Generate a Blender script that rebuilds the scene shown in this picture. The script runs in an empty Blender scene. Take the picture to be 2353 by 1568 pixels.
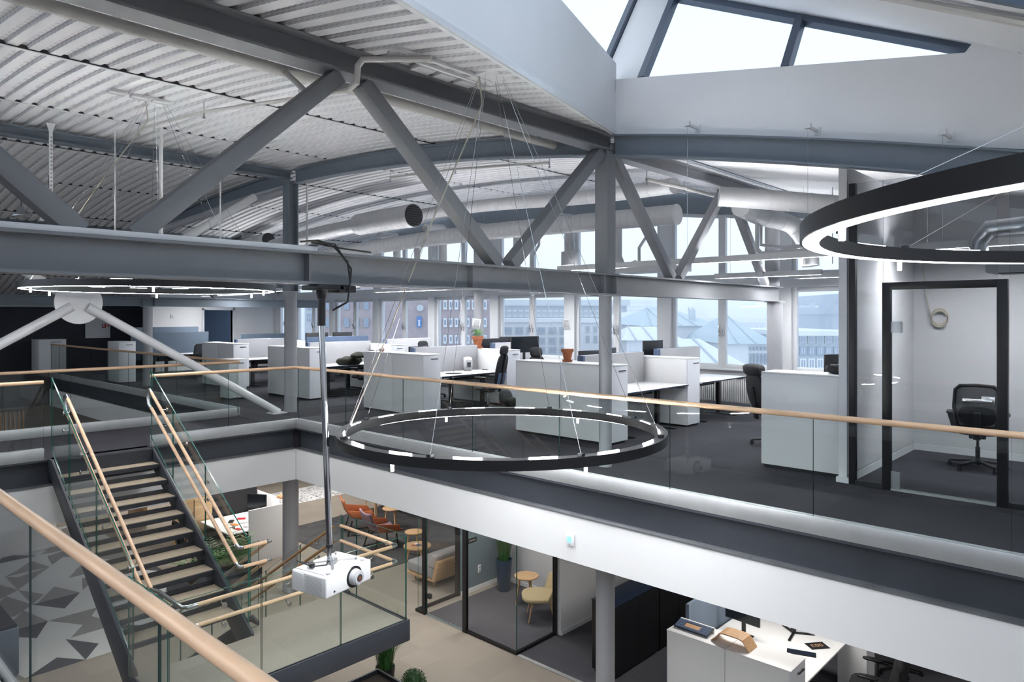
import bpy, bmesh, math, random
from mathutils import Vector, Matrix
random.seed(7)
sc = bpy.context.scene
COL = sc.collection
PI = math.pi

# ------------------------------------------------------------------ camera
cam_d = bpy.data.cameras.new('camera')
cam = bpy.data.objects.new('camera', cam_d); COL.objects.link(cam)
cam_d.sensor_width = 36.0
cam_d.lens = 1625.0 / 2353.0 * 36.0
cam_d.shift_y = -57.0 / 2353.0
cam_d.clip_start = 0.05; cam_d.clip_end = 3000
cam.location = (0, 0, 1.9)
cam.rotation_euler = (PI / 2, 0, -math.asin(0.7318))
sc.camera = cam

# ------------------------------------------------------------------ world, light, exposure
w = bpy.data.worlds.new('world'); sc.world = w; w.use_nodes = True
bg = w.node_tree.nodes['Background']
bg.inputs[0].default_value = (0.78, 0.885, 1.0, 1); bg.inputs[1].default_value = .84
sc.view_settings.view_transform = 'Standard'
sc.view_settings.look = 'None'
sc.view_settings.gamma = 1.0
sc.view_settings.use_curve_mapping = False
sc.view_settings.exposure = 0.86
sc.cycles.use_denoising = True
sc.cycles.use_light_tree = False
sc.cycles.max_bounces = 6
sc.cycles.diffuse_bounces = 3
sc.cycles.glossy_bounces = 2
sc.cycles.volume_bounces = 1
sc.cycles.use_adaptive_sampling = True
sc.cycles.adaptive_threshold = .03
sc.cycles.transparent_max_bounces = 40
sc.cycles.caustics_reflective = False
sc.cycles.caustics_refractive = False
sc.cycles.sample_clamp_indirect = 4.0

def area_light(name, loc, sx, sy, power, color=(1, .96, .92), rot=(0, 0, 0), parent=None):
    l = bpy.data.lights.new(name, 'AREA'); l.shape = 'RECTANGLE'; l.size = sx; l.size_y = sy
    l.energy = power; l.color = color
    o = bpy.data.objects.new(name, l); COL.objects.link(o); o.location = loc; o.rotation_euler = rot
    if parent: o.parent = parent
    return o

# ------------------------------------------------------------------ materials
MAT = {}
def mat(name, col, rough=.5, metal=0., noise=0., nscale=30., emit=0., spec=.5, bump=0., stretch=None):
    m = bpy.data.materials.new(name); m.use_nodes = True
    nt = m.node_tree; b = nt.nodes['Principled BSDF']
    c = (col[0], col[1], col[2], 1)
    b.inputs['Base Color'].default_value = c
    b.inputs['Roughness'].default_value = rough
    b.inputs['Metallic'].default_value = metal
    b.inputs['Specular IOR Level'].default_value = spec
    if emit:
        b.inputs['Emission Color'].default_value = c; b.inputs['Emission Strength'].default_value = emit
    if noise or bump:
        tc = nt.nodes.new('ShaderNodeTexCoord'); n = nt.nodes.new('ShaderNodeTexNoise')
        n.inputs['Scale'].default_value = nscale; n.inputs['Detail'].default_value = 3
        src = tc.outputs['Object']
        if stretch:
            mp = nt.nodes.new('ShaderNodeMapping'); mp.inputs['Scale'].default_value = stretch
            nt.links.new(src, mp.inputs[0]); src = mp.outputs[0]
        nt.links.new(src, n.inputs['Vector'])
        if noise:
            r = nt.nodes.new('ShaderNodeValToRGB')
            r.color_ramp.elements[0].position = .3; r.color_ramp.elements[1].position = .7
            r.color_ramp.elements[0].color = tuple(max(0, x * (1 - noise)) for x in col) + (1,)
            r.color_ramp.elements[1].color = tuple(min(1, x * (1 + noise)) for x in col) + (1,)
            nt.links.new(n.outputs[0], r.inputs[0]); nt.links.new(r.outputs[0], b.inputs['Base Color'])
        if bump:
            bp = nt.nodes.new('ShaderNodeBump'); bp.inputs['Strength'].default_value = bump
            bp.inputs['Distance'].default_value = .01
            nt.links.new(n.outputs[0], bp.inputs['Height']); nt.links.new(bp.outputs[0], b.inputs['Normal'])
    MAT[name] = m
    return m

def glass_mat(name, tint, refl=1.0, ior=1.45):
    m = bpy.data.materials.new(name); m.use_nodes = True
    nt = m.node_tree; nt.nodes.clear()
    out = nt.nodes.new('ShaderNodeOutputMaterial'); mix = nt.nodes.new('ShaderNodeMixShader')
    t = nt.nodes.new('ShaderNodeBsdfTransparent'); g = nt.nodes.new('ShaderNodeBsdfGlossy')
    # Schlick reflectance of a thin pane, the same from both sides
    ge = nt.nodes.new('ShaderNodeNewGeometry'); dt = nt.nodes.new('ShaderNodeVectorMath'); dt.operation = 'DOT_PRODUCT'
    def mth(op, a, b=None, c=None):
        x = nt.nodes.new('ShaderNodeMath'); x.operation = op
        for i, k in enumerate((a, b, c)):
            if k is None: continue
            if isinstance(k, (int, float)): x.inputs[i].default_value = k
            else: nt.links.new(k, x.inputs[i])
        return x.outputs[0]
    nt.links.new(ge.outputs['Incoming'], dt.inputs[0]); nt.links.new(ge.outputs['Normal'], dt.inputs[1])
    c1 = mth('SUBTRACT', 1.0, mth('ABSOLUTE', dt.outputs['Value'])); f0 = ((ior - 1) / (ior + 1)) ** 2
    fr = mth('MULTIPLY_ADD', mth('POWER', c1, 5.0), 1 - f0, f0)
    t.inputs[0].default_value = (*tint, 1); g.inputs[0].default_value = (refl, refl, refl, 1); g.inputs['Roughness'].default_value = .02
    nt.links.new(fr, mix.inputs[0]); nt.links.new(t.outputs[0], mix.inputs[1]); nt.links.new(g.outputs[0], mix.inputs[2])
    nt.links.new(mix.outputs[0], out.inputs[0])
    MAT[name] = m
    return m

def tile_mat(name, base, var, size, rough=.95, fine=.25, fscale=220.):
    """carpet laid in square tiles that differ a little in tone, with a fine pile speckle"""
    m = bpy.data.materials.new(name); m.use_nodes = True
    nt = m.node_tree; b = nt.nodes['Principled BSDF']; b.inputs['Roughness'].default_value = rough
    b.inputs['Specular IOR Level'].default_value = .1
    tc = nt.nodes.new('ShaderNodeTexCoord')
    sn = nt.nodes.new('ShaderNodeVectorMath'); sn.operation = 'SNAP'; sn.inputs[1].default_value = (size, size, 50)
    wn = nt.nodes.new('ShaderNodeTexWhiteNoise'); nz = nt.nodes.new('ShaderNodeTexNoise'); nz.inputs['Scale'].default_value = fscale
    a = nt.nodes.new('ShaderNodeMath'); a.operation = 'MULTIPLY_ADD'; a.inputs[1].default_value = var; a.inputs[2].default_value = 1 - var / 2
    c = nt.nodes.new('ShaderNodeMath'); c.operation = 'MULTIPLY_ADD'; c.inputs[1].default_value = fine * 2; c.inputs[2].default_value = 1 - fine
    d = nt.nodes.new('ShaderNodeMath'); d.operation = 'MULTIPLY'
    s = nt.nodes.new('ShaderNodeVectorMath'); s.operation = 'SCALE'; s.inputs[0].default_value = base
    L = nt.links.new
    L(tc.outputs['Object'], sn.inputs[0]); L(sn.outputs[0], wn.inputs[0]); L(tc.outputs['Object'], nz.inputs['Vector'])
    L(wn.outputs[0], a.inputs[0]); L(nz.outputs[0], c.inputs[0]); L(a.outputs[0], d.inputs[0]); L(c.outputs[0], d.inputs[1])
    L(d.outputs[0], s.inputs['Scale']); L(s.outputs[0], b.inputs['Base Color'])
    MAT[name] = m

def perf_mat(name, col, dark):
    """white painted sheet with small perforation holes"""
    m = bpy.data.materials.new(name); m.use_nodes = True
    nt = m.node_tree; b = nt.nodes['Principled BSDF']; b.inputs['Roughness'].default_value = .42
    tc = nt.nodes.new('ShaderNodeTexCoord'); v = nt.nodes.new('ShaderNodeTexVoronoi'); v.inputs['Randomness'].default_value = 0
    v.inputs['Scale'].default_value = 70
    r = nt.nodes.new('ShaderNodeValToRGB'); r.color_ramp.elements[0].position = .28; r.color_ramp.elements[1].position = .34
    r.color_ramp.elements[0].color = (*dark, 1); r.color_ramp.elements[1].color = (*col, 1)
    nt.links.new(tc.outputs['Object'], v.inputs['Vector']); nt.links.new(v.outputs['Distance'], r.inputs[0]); nt.links.new(r.outputs[0], b.inputs['Base Color'])
    MAT[name] = m

def wood_mat(name, col, var=.25, scale=(40, 3, 40), rough=.38):
    mat(name, col, rough, noise=var, nscale=1.0, stretch=scale)

mat('steel', (.215, .219, .232), .45, noise=.06, nscale=2)
mat('steel_light', (.32, .325, .345), .42, noise=.05, nscale=2)
mat('steel_dark', (.028, .031, .038), .35, noise=.15, nscale=3)
mat('edge_dark', (.036, .041, .052), .5, noise=.12, nscale=2)
mat('flange', (.16, .165, .175), .35, metal=.3, noise=.15, nscale=4)
mat('alu', (.52, .53, .54), .42, metal=.65, noise=.06, nscale=5)
mat('chrome', (.82, .83, .85), .12, metal=1)
mat('inox', (.62, .62, .62), .22, metal=1)
mat('white', (.80, .80, .80), .45)
mat('white_matt', (.86, .86, .87), .75, noise=.015, nscale=1.5)
mat('fascia', (.74, .735, .735), .6, noise=.015, nscale=1)
mat('white_gloss', (.78, .78, .79), .25)
mat('cab_white', (.88, .88, .885), .35)
mat('cab_end', (.76, .78, .83), .35)
mat('deck', (.86, .85, .86), .42, noise=.02, nscale=1)
perf_mat('deck_perf', (.82, .81, .825), (.34, .34, .35))
mat('pipe', (.62, .60, .57), .4)
mat('duct', (.58, .58, .59), .4, noise=.03, nscale=6)
mat('galv', (.5, .52, .55), .3, metal=.8)
mat('black', (.010, .010, .012), .4)
mat('black_matt', (.014, .014, .017), .8)
mat('navy', (.012, .022, .045), .45)
mat('navy_pot', (.010, .035, .075), .3)
mat('screen_black', (.006, .008, .011), .15)
mat('felt_grey', (.40, .405, .43), .95, noise=.3, nscale=260)
mat('felt_light', (.52, .52, .54), .95, noise=.22, nscale=260)
mat('felt_blue', (.10, .145, .235), .9, noise=.12, nscale=200)
mat('felt_slate', (.14, .18, .235), .9, noise=.08, nscale=200)
mat('wall_white', (.76, .76, .77), .8)
mat('wall_grey', (.60, .60, .62), .85)
mat('wall_slate', (.16, .215, .25), .8)
mat('wall_dark', (.032, .035, .048), .7, noise=.1, nscale=2)
mat('blue_room', (.055, .085, .14), .8)
tile_mat('carpet', (.046, .045, .053), .22, .5)
tile_mat('carpet_low', (.100, .098, .112), .12, .5)
tile_mat('carpet_beige', (.34, .30, .255), .10, .5, fine=.22, fscale=90)
tile_mat('rug_dark', (.085, .083, .088), .3, .25)
mat('carpet_pale', (.60, .61, .61), .95, noise=.08, nscale=120)
mat('carpet_mid', (.26, .25, .24), .95, noise=.15, nscale=120)
mat('carpet_char', (.07, .07, .075), .95, noise=.2, nscale=120)
wood_mat('beech', (.70, .47, .30), .12, (3, 3, 40), .3)
wood_mat('beech_x', (.70, .47, .30), .12, (2, 60, 60), .3)
wood_mat('oak', (.62, .40, .215), .16, (3, 30, 30), .4)
wood_mat('oak_dark', (.34, .19, .085), .2, (3, 30, 30), .4)
mat('tread', (.36, .29, .215), .85, noise=.25, nscale=160)
mat('leather', (.38, .115, .045), .45, noise=.1, nscale=30)
mat('stripe_fab', (.22, .14, .17), .9, noise=.3, nscale=40)
mat('mustard', (.46, .37, .22), .85, noise=.08, nscale=120)
mat('sofa_grey', (.38, .385, .39), .95, noise=.15, nscale=180)
mat('cushion', (.52, .48, .47), .95, noise=.12, nscale=180)
mat('terracotta', (.42, .145, .065), .8, noise=.12, nscale=25)
mat('soil', (.03, .022, .016), .95)
mat('leaf', (.09, .25, .035), .5, noise=.3, nscale=20)
mat('leaf_dark', (.022, .075, .018), .5, noise=.35, nscale=25)
mat('grass', (.03, .115, .022), .5, noise=.35, nscale=25)
mat('cloth_dark', (.016, .018, .012), .9, noise=.3, nscale=20)
mat('red', (.5, .02, .03), .5)
mat('orange', (.75, .25, .05), .5)
mat('paper', (.85, .85, .86), .7)
mat('ink', (.012, .012, .014), .6)
mat('lcd', (.22, .48, .85), .3, emit=.55)
mat('led', (.96, .975, 1), .5, emit=48)
mat('led_near', (.96, .975, 1), .5, emit=9.5)
mat('led_desk', (.96, .975, 1), .5, emit=125)
mat('led_soft', (.96, .975, 1), .5, emit=45)
mat('glass_edge_dark', (.012, .04, .036), .2)
mat('led_up', (.98, .985, 1), .5, emit=330)
mat('lens', (.06, .05, .06), .05, spec=1)
mat('lens_gold', (.16, .07, .03), .1)
mat('plastic_grey', (.42, .43, .45), .35)
mat('cable', (.50, .46, .38), .7)
mat('bamboo_ply', (.60, .36, .19), .4, noise=.1, nscale=30)
glass_mat('glass', (.955, .978, .968))
glass_mat('glass_clear', (.985, .99, .99))
glass_mat('glass_room', (.93, .945, .955))
glass_mat('win_glass', (.94, .97, 1.0), .5)
mat('glass_edge', (.012, .10, .075), .15)
mat('frame_blue', (.085, .11, .155), .4)
mat('win_white', (.72, .73, .75), .45)
mat('beam_blue', (.155, .182, .218), .5, noise=.04, nscale=2)
# outside; building colours lightened to stand in for distance haze
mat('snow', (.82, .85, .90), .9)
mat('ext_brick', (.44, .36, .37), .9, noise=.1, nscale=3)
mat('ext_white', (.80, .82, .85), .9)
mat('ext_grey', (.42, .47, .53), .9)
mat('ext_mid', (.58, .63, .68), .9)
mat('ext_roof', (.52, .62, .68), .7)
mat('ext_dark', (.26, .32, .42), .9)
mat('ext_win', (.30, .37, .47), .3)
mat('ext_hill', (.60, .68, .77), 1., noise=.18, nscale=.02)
mat('sign_blue', (.04, .22, .62), .5)

# ------------------------------------------------------------------ mesh builder
class MB:
    def __init__(s): s.v = []; s.f = []; s.m = []; s.M = None
    def add(s, vs, fs, m=0):
        o = len(s.v); s.v += [tuple(v) for v in vs]; s.f += [tuple(i + o for i in f) for f in fs]; s.m += [m] * len(fs); return s
    def box(s, x0, y0, z0, x1, y1, z1, m=0):
        if x0 > x1: x0, x1 = x1, x0
        if y0 > y1: y0, y1 = y1, y0
        if z0 > z1: z0, z1 = z1, z0
        return s.add([(x0,y0,z0),(x1,y0,z0),(x1,y1,z0),(x0,y1,z0),(x0,y0,z1),(x1,y0,z1),(x1,y1,z1),(x0,y1,z1)],
            [(0,3,2,1),(4,5,6,7),(0,1,5,4),(1,2,6,5),(2,3,7,6),(3,0,4,7)], m)
    def bar(s, p, q, wd, ht, m=0, up=(0,0,1)):
        """rectangular bar from p to q, wd across, ht along 'up'"""
        p = Vector(p); q = Vector(q); d = (q - p).normalized(); u = Vector(up)
        if abs(d.dot(u)) > .99: u = Vector((0,1,0))
        a = d.cross(u).normalized(); b = a.cross(d).normalized()
        vs = [c + a * i * wd / 2 + b * j * ht / 2 for c in (p, q) for i, j in ((-1,-1),(1,-1),(1,1),(-1,1))]
        return s.add(vs, [(0,1,2,3),(7,6,5,4),(0,4,5,1),(1,5,6,2),(2,6,7,3),(3,7,4,0)], m)
    def tube(s, pts, r, n=8, m=0, cap=True, r2=None):
        pts = [Vector(p) for p in pts]; k = len(pts); vs = []; fs = []
        prev = None
        for i, p in enumerate(pts):
            if i == 0: d = pts[1] - p
            elif i == k - 1: d = p - pts[i-1]
            else: d = (pts[i+1] - p).normalized() + (p - pts[i-1]).normalized()
            d = d.normalized()
            if prev is None:
                u = Vector((0,0,1)) if abs(d.z) < .95 else Vector((1,0,0))
                a = d.cross(u).normalized()
            else:
                a = (prev - d * prev.dot(d)).normalized()
            prev = a; b = d.cross(a)
            rr = r if r2 is None else r + (r2 - r) * i / (k - 1)
            for j in range(n):
                t = 2 * PI * j / n; vs.append(p + a * math.cos(t) * rr + b * math.sin(t) * rr)
        for i in range(k - 1):
            for j in range(n):
                fs.append((i*n + j, i*n + (j+1) % n, (i+1)*n + (j+1) % n, (i+1)*n + j))
        if cap: fs.append(tuple(range(n - 1, -1, -1))); fs.append(tuple((k-1)*n + j for j in range(n)))
        return s.add(vs, fs, m)
    def lathe(s, prof, n=20, c=(0,0,0), m=0, cap=True):
        vs = []; fs = []; k = len(prof)
        for r, z in prof:
            for j in range(n):
                t = 2 * PI * j / n; vs.append((c[0] + r * math.cos(t), c[1] + r * math.sin(t), c[2] + z))
        for i in range(k - 1):
            for j in range(n):
                fs.append((i*n + j, i*n + (j+1) % n, (i+1)*n + (j+1) % n, (i+1)*n + j))
        if cap: fs.append(tuple(range(n - 1, -1, -1))); fs.append(tuple((k-1)*n + j for j in range(n)))
        return s.add(vs, fs, m)
    def prism(s, poly, ext, m=0):
        n = len(poly); e = Vector(ext); P = [Vector(p) for p in poly]
        return s.add(P + [p + e for p in P], [tuple(range(n - 1, -1, -1)), tuple(range(n, 2*n))] + [(i, (i+1) % n, n + (i+1) % n, n + i) for i in range(n)], m)
    def quad(s, a, b, c, d, m=0): return s.add([a, b, c, d], [(0,1,2,3)], m)
    def grid(s, fn, nu, nv, m=0, close_u=False):
        vs = [fn(i / nu, j / nv) for i in range(nu + (0 if close_u else 1)) for j in range(nv + 1)]
        k = nv + 1; N = len(vs) // k
        fs = [(i*k + j, ((i+1) % N)*k + j, ((i+1) % N)*k + j+1, i*k + j+1) for i in range(nu) for j in range(nv)]
        return s.add(vs, fs, m)

def build(name, mb, mats, parent=None, world=True, bevel=0., smooth=True, solid=0., seg=2):
    """one mesh object; top-level objects get their origin at the foot of the mesh"""
    me = bpy.data.meshes.new(name)
    vs = [Vector(v) for v in mb.v]
    if parent is None:
        lo = [min(v[i] for v in vs) for i in range(3)]; hi = [max(v[i] for v in vs) for i in range(3)]
        org = Vector(((lo[0] + hi[0]) / 2, (lo[1] + hi[1]) / 2, lo[2]))
    elif world:
        org = parent.location.copy(); pp = parent.parent
        while pp: org += pp.location; pp = pp.parent
    else: org = Vector((0,0,0))
    me.from_pydata([v - org for v in vs], [], mb.f)
    if not isinstance(mats, (list, tuple)): mats = [mats]
    for mn in mats: me.materials.append(MAT[mn])
    if len(mats) > 1: me.polygons.foreach_set('material_index', mb.m)
    bm = bmesh.new(); bm.from_mesh(me)
    bmesh.ops.recalc_face_normals(bm, faces=bm.faces)
    if bevel:
        es = [e for e in bm.edges if len(e.link_faces) == 2 and e.calc_face_angle(0) > .5]
        bmesh.ops.bevel(bm, geom=es, offset=bevel, segments=seg, profile=.5, affect='EDGES', clamp_overlap=True)
    bm.to_mesh(me); bm.free()
    if smooth:
        me.shade_smooth(); me.set_sharp_from_angle(angle=.61)
    o = bpy.data.objects.new(name, me); COL.objects.link(o)
    if parent: o.parent = parent
    else: o.location = org
    if solid:
        md = o.modifiers.new('solid', 'SOLIDIFY'); md.thickness = solid; md.offset = 0
    return o

def tag(o, label, cat, group=None, kind=None):
    o['label'] = label; o['category'] = cat
    if group: o['group'] = group
    if kind: o['kind'] = kind
    return o
def thing(name, label, cat, loc=(0,0,0), rz=0, group=None, kind=None):
    o = bpy.data.objects.new(name, None); COL.objects.link(o); o.location = loc; o.rotation_euler = (0,0,rz)
    o.empty_display_size = .1
    return tag(o, label, cat, group, kind)
def copy_tree(o, loc=None, rz=None, label=None, parent=None):
    c = o.copy(); COL.objects.link(c); c.parent = parent
    if loc is not None: c.location = loc
    if rz is not None: c.rotation_euler = (0, 0, rz)
    if label: c['label'] = label
    for ch in o.children: copy_tree(ch, parent=c)
    return c
def share(o, parent, loc, rot=None, name=None):
    c = o.copy(); COL.objects.link(c); c.parent = parent; c.location = loc
    if rot is not None: c.rotation_euler = rot
    return c
def single(name, mb, mats, label, cat, group=None, kind=None, **k):
    return tag(build(name, mb, mats, None, **k), label, cat, group, kind)

DK = lambda v: max(2.6, 4.22 + .61 * (1 - ((v - 12.84) / 7.6) ** 2))   # underside of the arched roof deck
L = -3.56                                                           # lower floor

# ================================================================== STRUCTURE
# ---- floors
m = MB()
m.box(6.41, -3, -.86, 13.78, 25.5, 0); m.box(-6, 10.99, -.86, 6.41, 13.04, 0); m.box(-6, -3, -.86, .72, 10.99, 0)
m.box(-6, 25.5, -.86, 13.78, 31, 0); m.box(2.68, 10.68, -.16, 3.93, 10.99, 0)
single('floor_upper', m, 'carpet', 'dark grey carpet tile floor of the upper gallery around the atrium', 'floor', kind='structure', smooth=False)
m = MB().box(-8, -4, L - .2, 14, 31, L)
single('floor_lower', m, 'carpet_beige', 'beige woven carpet floor of the lower storey', 'floor', kind='structure', smooth=False)
m = MB().box(8.44, -3, L, 13.6, 7.70, L + .006).box(8.44, 7.70, L, 10.6, 9.98, L + .006)
single('floor_office', m, 'carpet_low', 'dark violet grey carpet in the lower office and glass meeting room', 'floor', kind='structure', smooth=False)
m = MB().box(8.36, -3, L, 8.43, 7.68, L + .012)
single('trim_1', m, 'alu', 'aluminium strip between beige and dark carpet on lower floor', 'floor trim', kind='structure')

# ---- slab edges: dark beam web, flange and white fascia below
def slab_edge(n, label, a, b, T):
    """T(s,t,z): s along the edge, t inwards"""
    e = thing('trim_%d' % n, label, 'slab edge', T((a + b) / 2, 0, -.87), kind='structure')
    def B(name, t0, z0, t1, z1, mt, sm=True):
        q = MB(); p, r = T(a, t0, z0), T(b, t1, z1); q.box(*p, *r); return build(name, q, mt, e, smooth=sm)
    B('top_flange', 0, -.025, .12, 0, 'edge_dark'); B('web', .095, -.335, .115, -.025, 'edge_dark')
    B('bottom_flange', -.01, -.352, .12, -.335, 'flange'); B('fascia', .0, -.87, .035, -.352, 'fascia')
    q = MB(); k = a + .6
    while k < b - .3:
        p = T(k, .012, -.335); q.lathe([(.012, 0), (.012, .007)], 8, p); k += 1.05
    build('bolts', q, 'flange', e)
slab_edge(2, 'dark steel slab edge with white fascia along the long open gallery', -3, 10.87, lambda s, t, z: (6.29 + t, s, z))
slab_edge(3, 'dark steel slab edge with white fascia under the stair head', -6, 6.285, lambda s, t, z: (s, 10.87 + t, z))
slab_edge(4, 'slab edge of the far void seen through glass', 13.05, 25.5, lambda s, t, z: (6.29 + t, s, z))

# ---- facade with windows
FU = 13.8
posts = [.3, 2.9, 5.55, 8.2, 10.87, 13.48, 16.1, 18.86, 21.4, 24.0, 25.3]
fw = thing('wall_facade', 'white facade wall with window posts and sill', 'wall', (FU, 12, 0), kind='structure')
build('sill_wall', MB().box(FU, -1, 0, FU + .25, 25.3, .78), 'wall_white', fw)
build('window_board', MB().box(FU - .12, -1, .78, FU + .2, 25.3, .82), 'win_white', fw, bevel=.006)
build('transom', MB().box(FU - .03, -1, 2.46, FU + .2, 25.3, 2.70), 'win_white', fw)
for k, p in enumerate(posts):
    build('post', MB().box(FU - .05, p - .15, .82, FU + .22, p + .15, 2.46).box(FU - .02, p - .15, 2.7, FU + .2, p + .15, DK(p) - .4), 'win_white', fw, bevel=.008)
q = MB()
zt = lambda v: DK(v) - .42
for k in range(26):
    v0, v1 = -1 + k * 26.3 / 26, -1 + (k + 1) * 26.3 / 26
    q.prism([(FU, v0, zt(v0)), (FU, v1, zt(v1)), (FU, v1, DK(v1) + .1), (FU, v0, DK(v0) + .1)], (.25, 0, 0))
build('header', q, 'beam_blue', fw)
win_frame = lambda mb, u0, u1, v0, v1, z0, z1a, z1b, t: (
    mb.box(u0, v0, z0, u1, v0 + t, z1a - t * .2), mb.box(u0, v1 - t, z0, u1, v1, z1b - t * .2), mb.box(u0, v0 + t, z0, u1, v1 - t, z0 + t),
    mb.prism([(u0, v0 + t, z1a - t), (u0, v1 - t, z1b - t), (u0, v1 - t, z1b), (u0, v0 + t, z1a)], (u1 - u0, 0, 0)))
for k in range(len(posts) - 1):
    a, b = posts[k] + .15, posts[k + 1] - .15
    if b - a < .6: continue
    c = (a + b) / 2
    wn = thing('window_%d' % (k + 1), 'white framed office window bay, number %d from the near end of the facade' % (k + 1), 'window', (FU, c, .82), kind='structure')
    for (v0, v1, sd) in ((a, c, 1), (c, b, -1)):
        q = MB(); win_frame(q, FU + .03, FU + .12, v0, v1, .82, 2.46, 2.46, .085); s = build('sash', q, 'win_white', wn, bevel=.006)
        build('pane', MB().box(FU + .07, v0 + .08, .90, FU + .08, v1 - .08, 2.38), 'win_glass', s, smooth=False)
        q = MB().box(FU + .10, v0 + .085, .905, FU + .13, v0 + .10, 2.375); build('spacer', q, 'frame_blue', s)
        hv = v1 - .045 if sd > 0 else v0 + .045
        build('handle', MB().box(FU - .005, hv - .012, 1.48, FU + .03, hv + .012, 1.60).box(FU - .03, hv - .01, 1.56, FU - .005, hv + .01, 1.70), 'inox', s, bevel=.004)
        q = MB(); win_frame(q, FU + .03, FU + .12, v0, v1, 2.70, zt(v0), zt(v1), .075); s = build('upper_sash', q, 'win_white', wn)
        build('pane', MB().prism([(FU + .07, v0 + .07, 2.77), (FU + .07, v1 - .07, 2.77), (FU + .07, v1 - .07, zt(v1) - .06), (FU + .07, v0 + .07, zt(v0) - .06)], (.01, 0, 0)), 'win_glass', s, smooth=False)

# ---- far walls
m = MB().box(9.25, 25.3, 0, 11.0, 25.45, 3.3).box(11.0, 25.3, 2.12, 12.05, 25.45, 3.3).box(12.05, 25.3, 0, 13.8, 25.45, 3.3)
single('wall_back', m, 'wall_white', 'white end wall behind the desk rows with a doorway', 'wall', kind='structure')
q = MB().box(10.93, 25.26, 0, 11.0, 25.46, 2.19).box(12.05, 25.26, 0, 12.12, 25.46, 2.19).box(10.93, 25.26, 2.12, 12.12, 25.46, 2.19)
single('door_1', q, 'white', 'white door casing in the far white wall', 'door frame', kind='structure')
m = MB().box(10.4, 28.3, 0, 13.8, 28.4, 2.6)
single('wall_blue', m, 'blue_room', 'dark blue wall seen through the far doorway', 'wall', kind='structure')
m = MB().box(-6, 29.2, 0, 10.4, 29.35, 3.2)
single('wall_dark', m, 'wall_dark', 'near black wall at the far end of the second void', 'wall', kind='structure')
q = MB().box(11.25, 29.2, 0, 13.8, 29.35, 3.2)
single('wall_passage', q, 'wall_grey', 'grey wall at the end of the passage beside the dark wall', 'wall', kind='structure')
dr = thing('door_2', 'dark framed glazed door at the end of the far passage', 'door', (10.85, 29.2, 0), kind='structure')
build('door_frame', MB().box(10.5, 29.15, 0, 10.6, 29.25, 2.3).box(11.15, 29.15, 0, 11.25, 29.25, 2.3).box(10.6, 29.15, 2.2, 11.15, 29.25, 2.3), 'black', dr)
build('pane', MB().box(10.6, 29.19, 0, 11.15, 29.205, 2.2), 'glass_room', dr, smooth=False)
build('frame_oak', MB().box(10.4, 29.1, 0, 10.5, 29.3, 2.36), 'oak', dr)
single('wall_end', MB().box(-6, 30.85, 0, 13.8, 31, 3.0), 'wall_grey', 'grey wall seen through the far glazed door', 'wall', kind='structure')
# lower storey enclosing walls
m = MB().box(13.6, -3, L, 13.8, 31, -.87); single('wall_lower_facade', m, 'wall_grey', 'grey outer wall of the lower storey lounge', 'wall', kind='structure')
m = MB().box(-8, 30.6, L, 13.6, 30.8, -.87); single('wall_lower_back', m, 'wall_grey', 'grey far wall of the lower storey', 'wall', kind='structure')

# ---- walls on the near side of the building, behind the viewer
single('wall_rear', MB().box(-6.2, -4.2, L, 13.8, -4.0, 4.2), 'wall_grey', 'grey office wall behind the near gallery', 'wall', kind='structure')
single('wall_left', MB().box(-6.2, -4.0, L, -6.0, 6.0, 4.2).box(-6.2, 6.0, L, -6.0, 31, .9), 'wall_grey', 'grey outer wall with open window band on the far side of the near gallery', 'wall', kind='structure')

# ---- roof: corrugated deck on an arch
vline = lambda u: 5.10 - (7.4 - u) / 3.0
deck = thing('ceiling_deck', 'white corrugated perforated steel roof deck on a shallow arch', 'ceiling', (4, 12, 4), kind='structure')
rows = [None, 5.24, 8.6, 11.45, 14.1, 16.9, 19.7, 22.5, 25.5, 31]
PR = [(0, 0, 0), (.10, 0, 1), (.122, .030, 1), (.168, .030, 1)]
for r in range(len(rows) - 1):
    q = MB(); n = 5; u = -7.0; umax = 7.4 if rows[r] is None else 13.8
    while u < umax - .1:
        for j in range(4):
            x0, dz0, _ = PR[j]; x1, dz1, _ = PR[(j + 1) % 4]
            if j == 3: x1 = .19
            mi = 0 if j == 0 else 1
            cols = []
            for xx, dz in ((u + x0, dz0), (u + x1, dz1)):
                va = vline(xx) if rows[r] is None else rows[r]; vb = rows[r + 1]
                cols.append([(xx, va + (vb - va) * t / n, DK(va + (vb - va) * t / n) + dz + (.012 if r % 2 else 0)) for t in range(n + 1)])
            vs = cols[0] + cols[1]
            q.add(vs, [(t, t + 1, n + 2 + t, n + 1 + t) for t in range(n)], mi)
        u += .19
    build('deck_sheet', q, ['deck', 'deck_perf'], deck, smooth=False)
    if r > 0:
        v = rows[r]; build('seam_lip', MB().box(-7, v - .02, DK(v) - .012, umax, v + .02, DK(v) - .004), 'white', deck); build('seam_shade', MB().box(-7, v - .003, DK(v) - .003, umax, v + .003, DK(v) + .05), 'steel_dark', deck)  # dark strip above the lip paints the shadow inside the open rib ends
bd = thing('ceiling_boards', 'smooth white ceiling boards above the window bay beside the skylight', 'ceiling', (10.6, 2, 4), kind='structure')
for k in range(5):
    u0, u1 = 7.55 + k * 1.24, 7.55 + (k + 1) * 1.24 - .012; q = MB()
    for j in range(6):
        v0, v1 = -2 + j * 7.15 / 6, -2 + (j + 1) * 7.15 / 6
        q.prism([(u0, v0, DK(v0)), (u0, v1, DK(v1)), (u0, v1, DK(v1) + .05), (u0, v0, DK(v0) + .05)], (u1 - u0, 0, 0))
    build('board', q, 'white_matt', bd, smooth=False)

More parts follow.
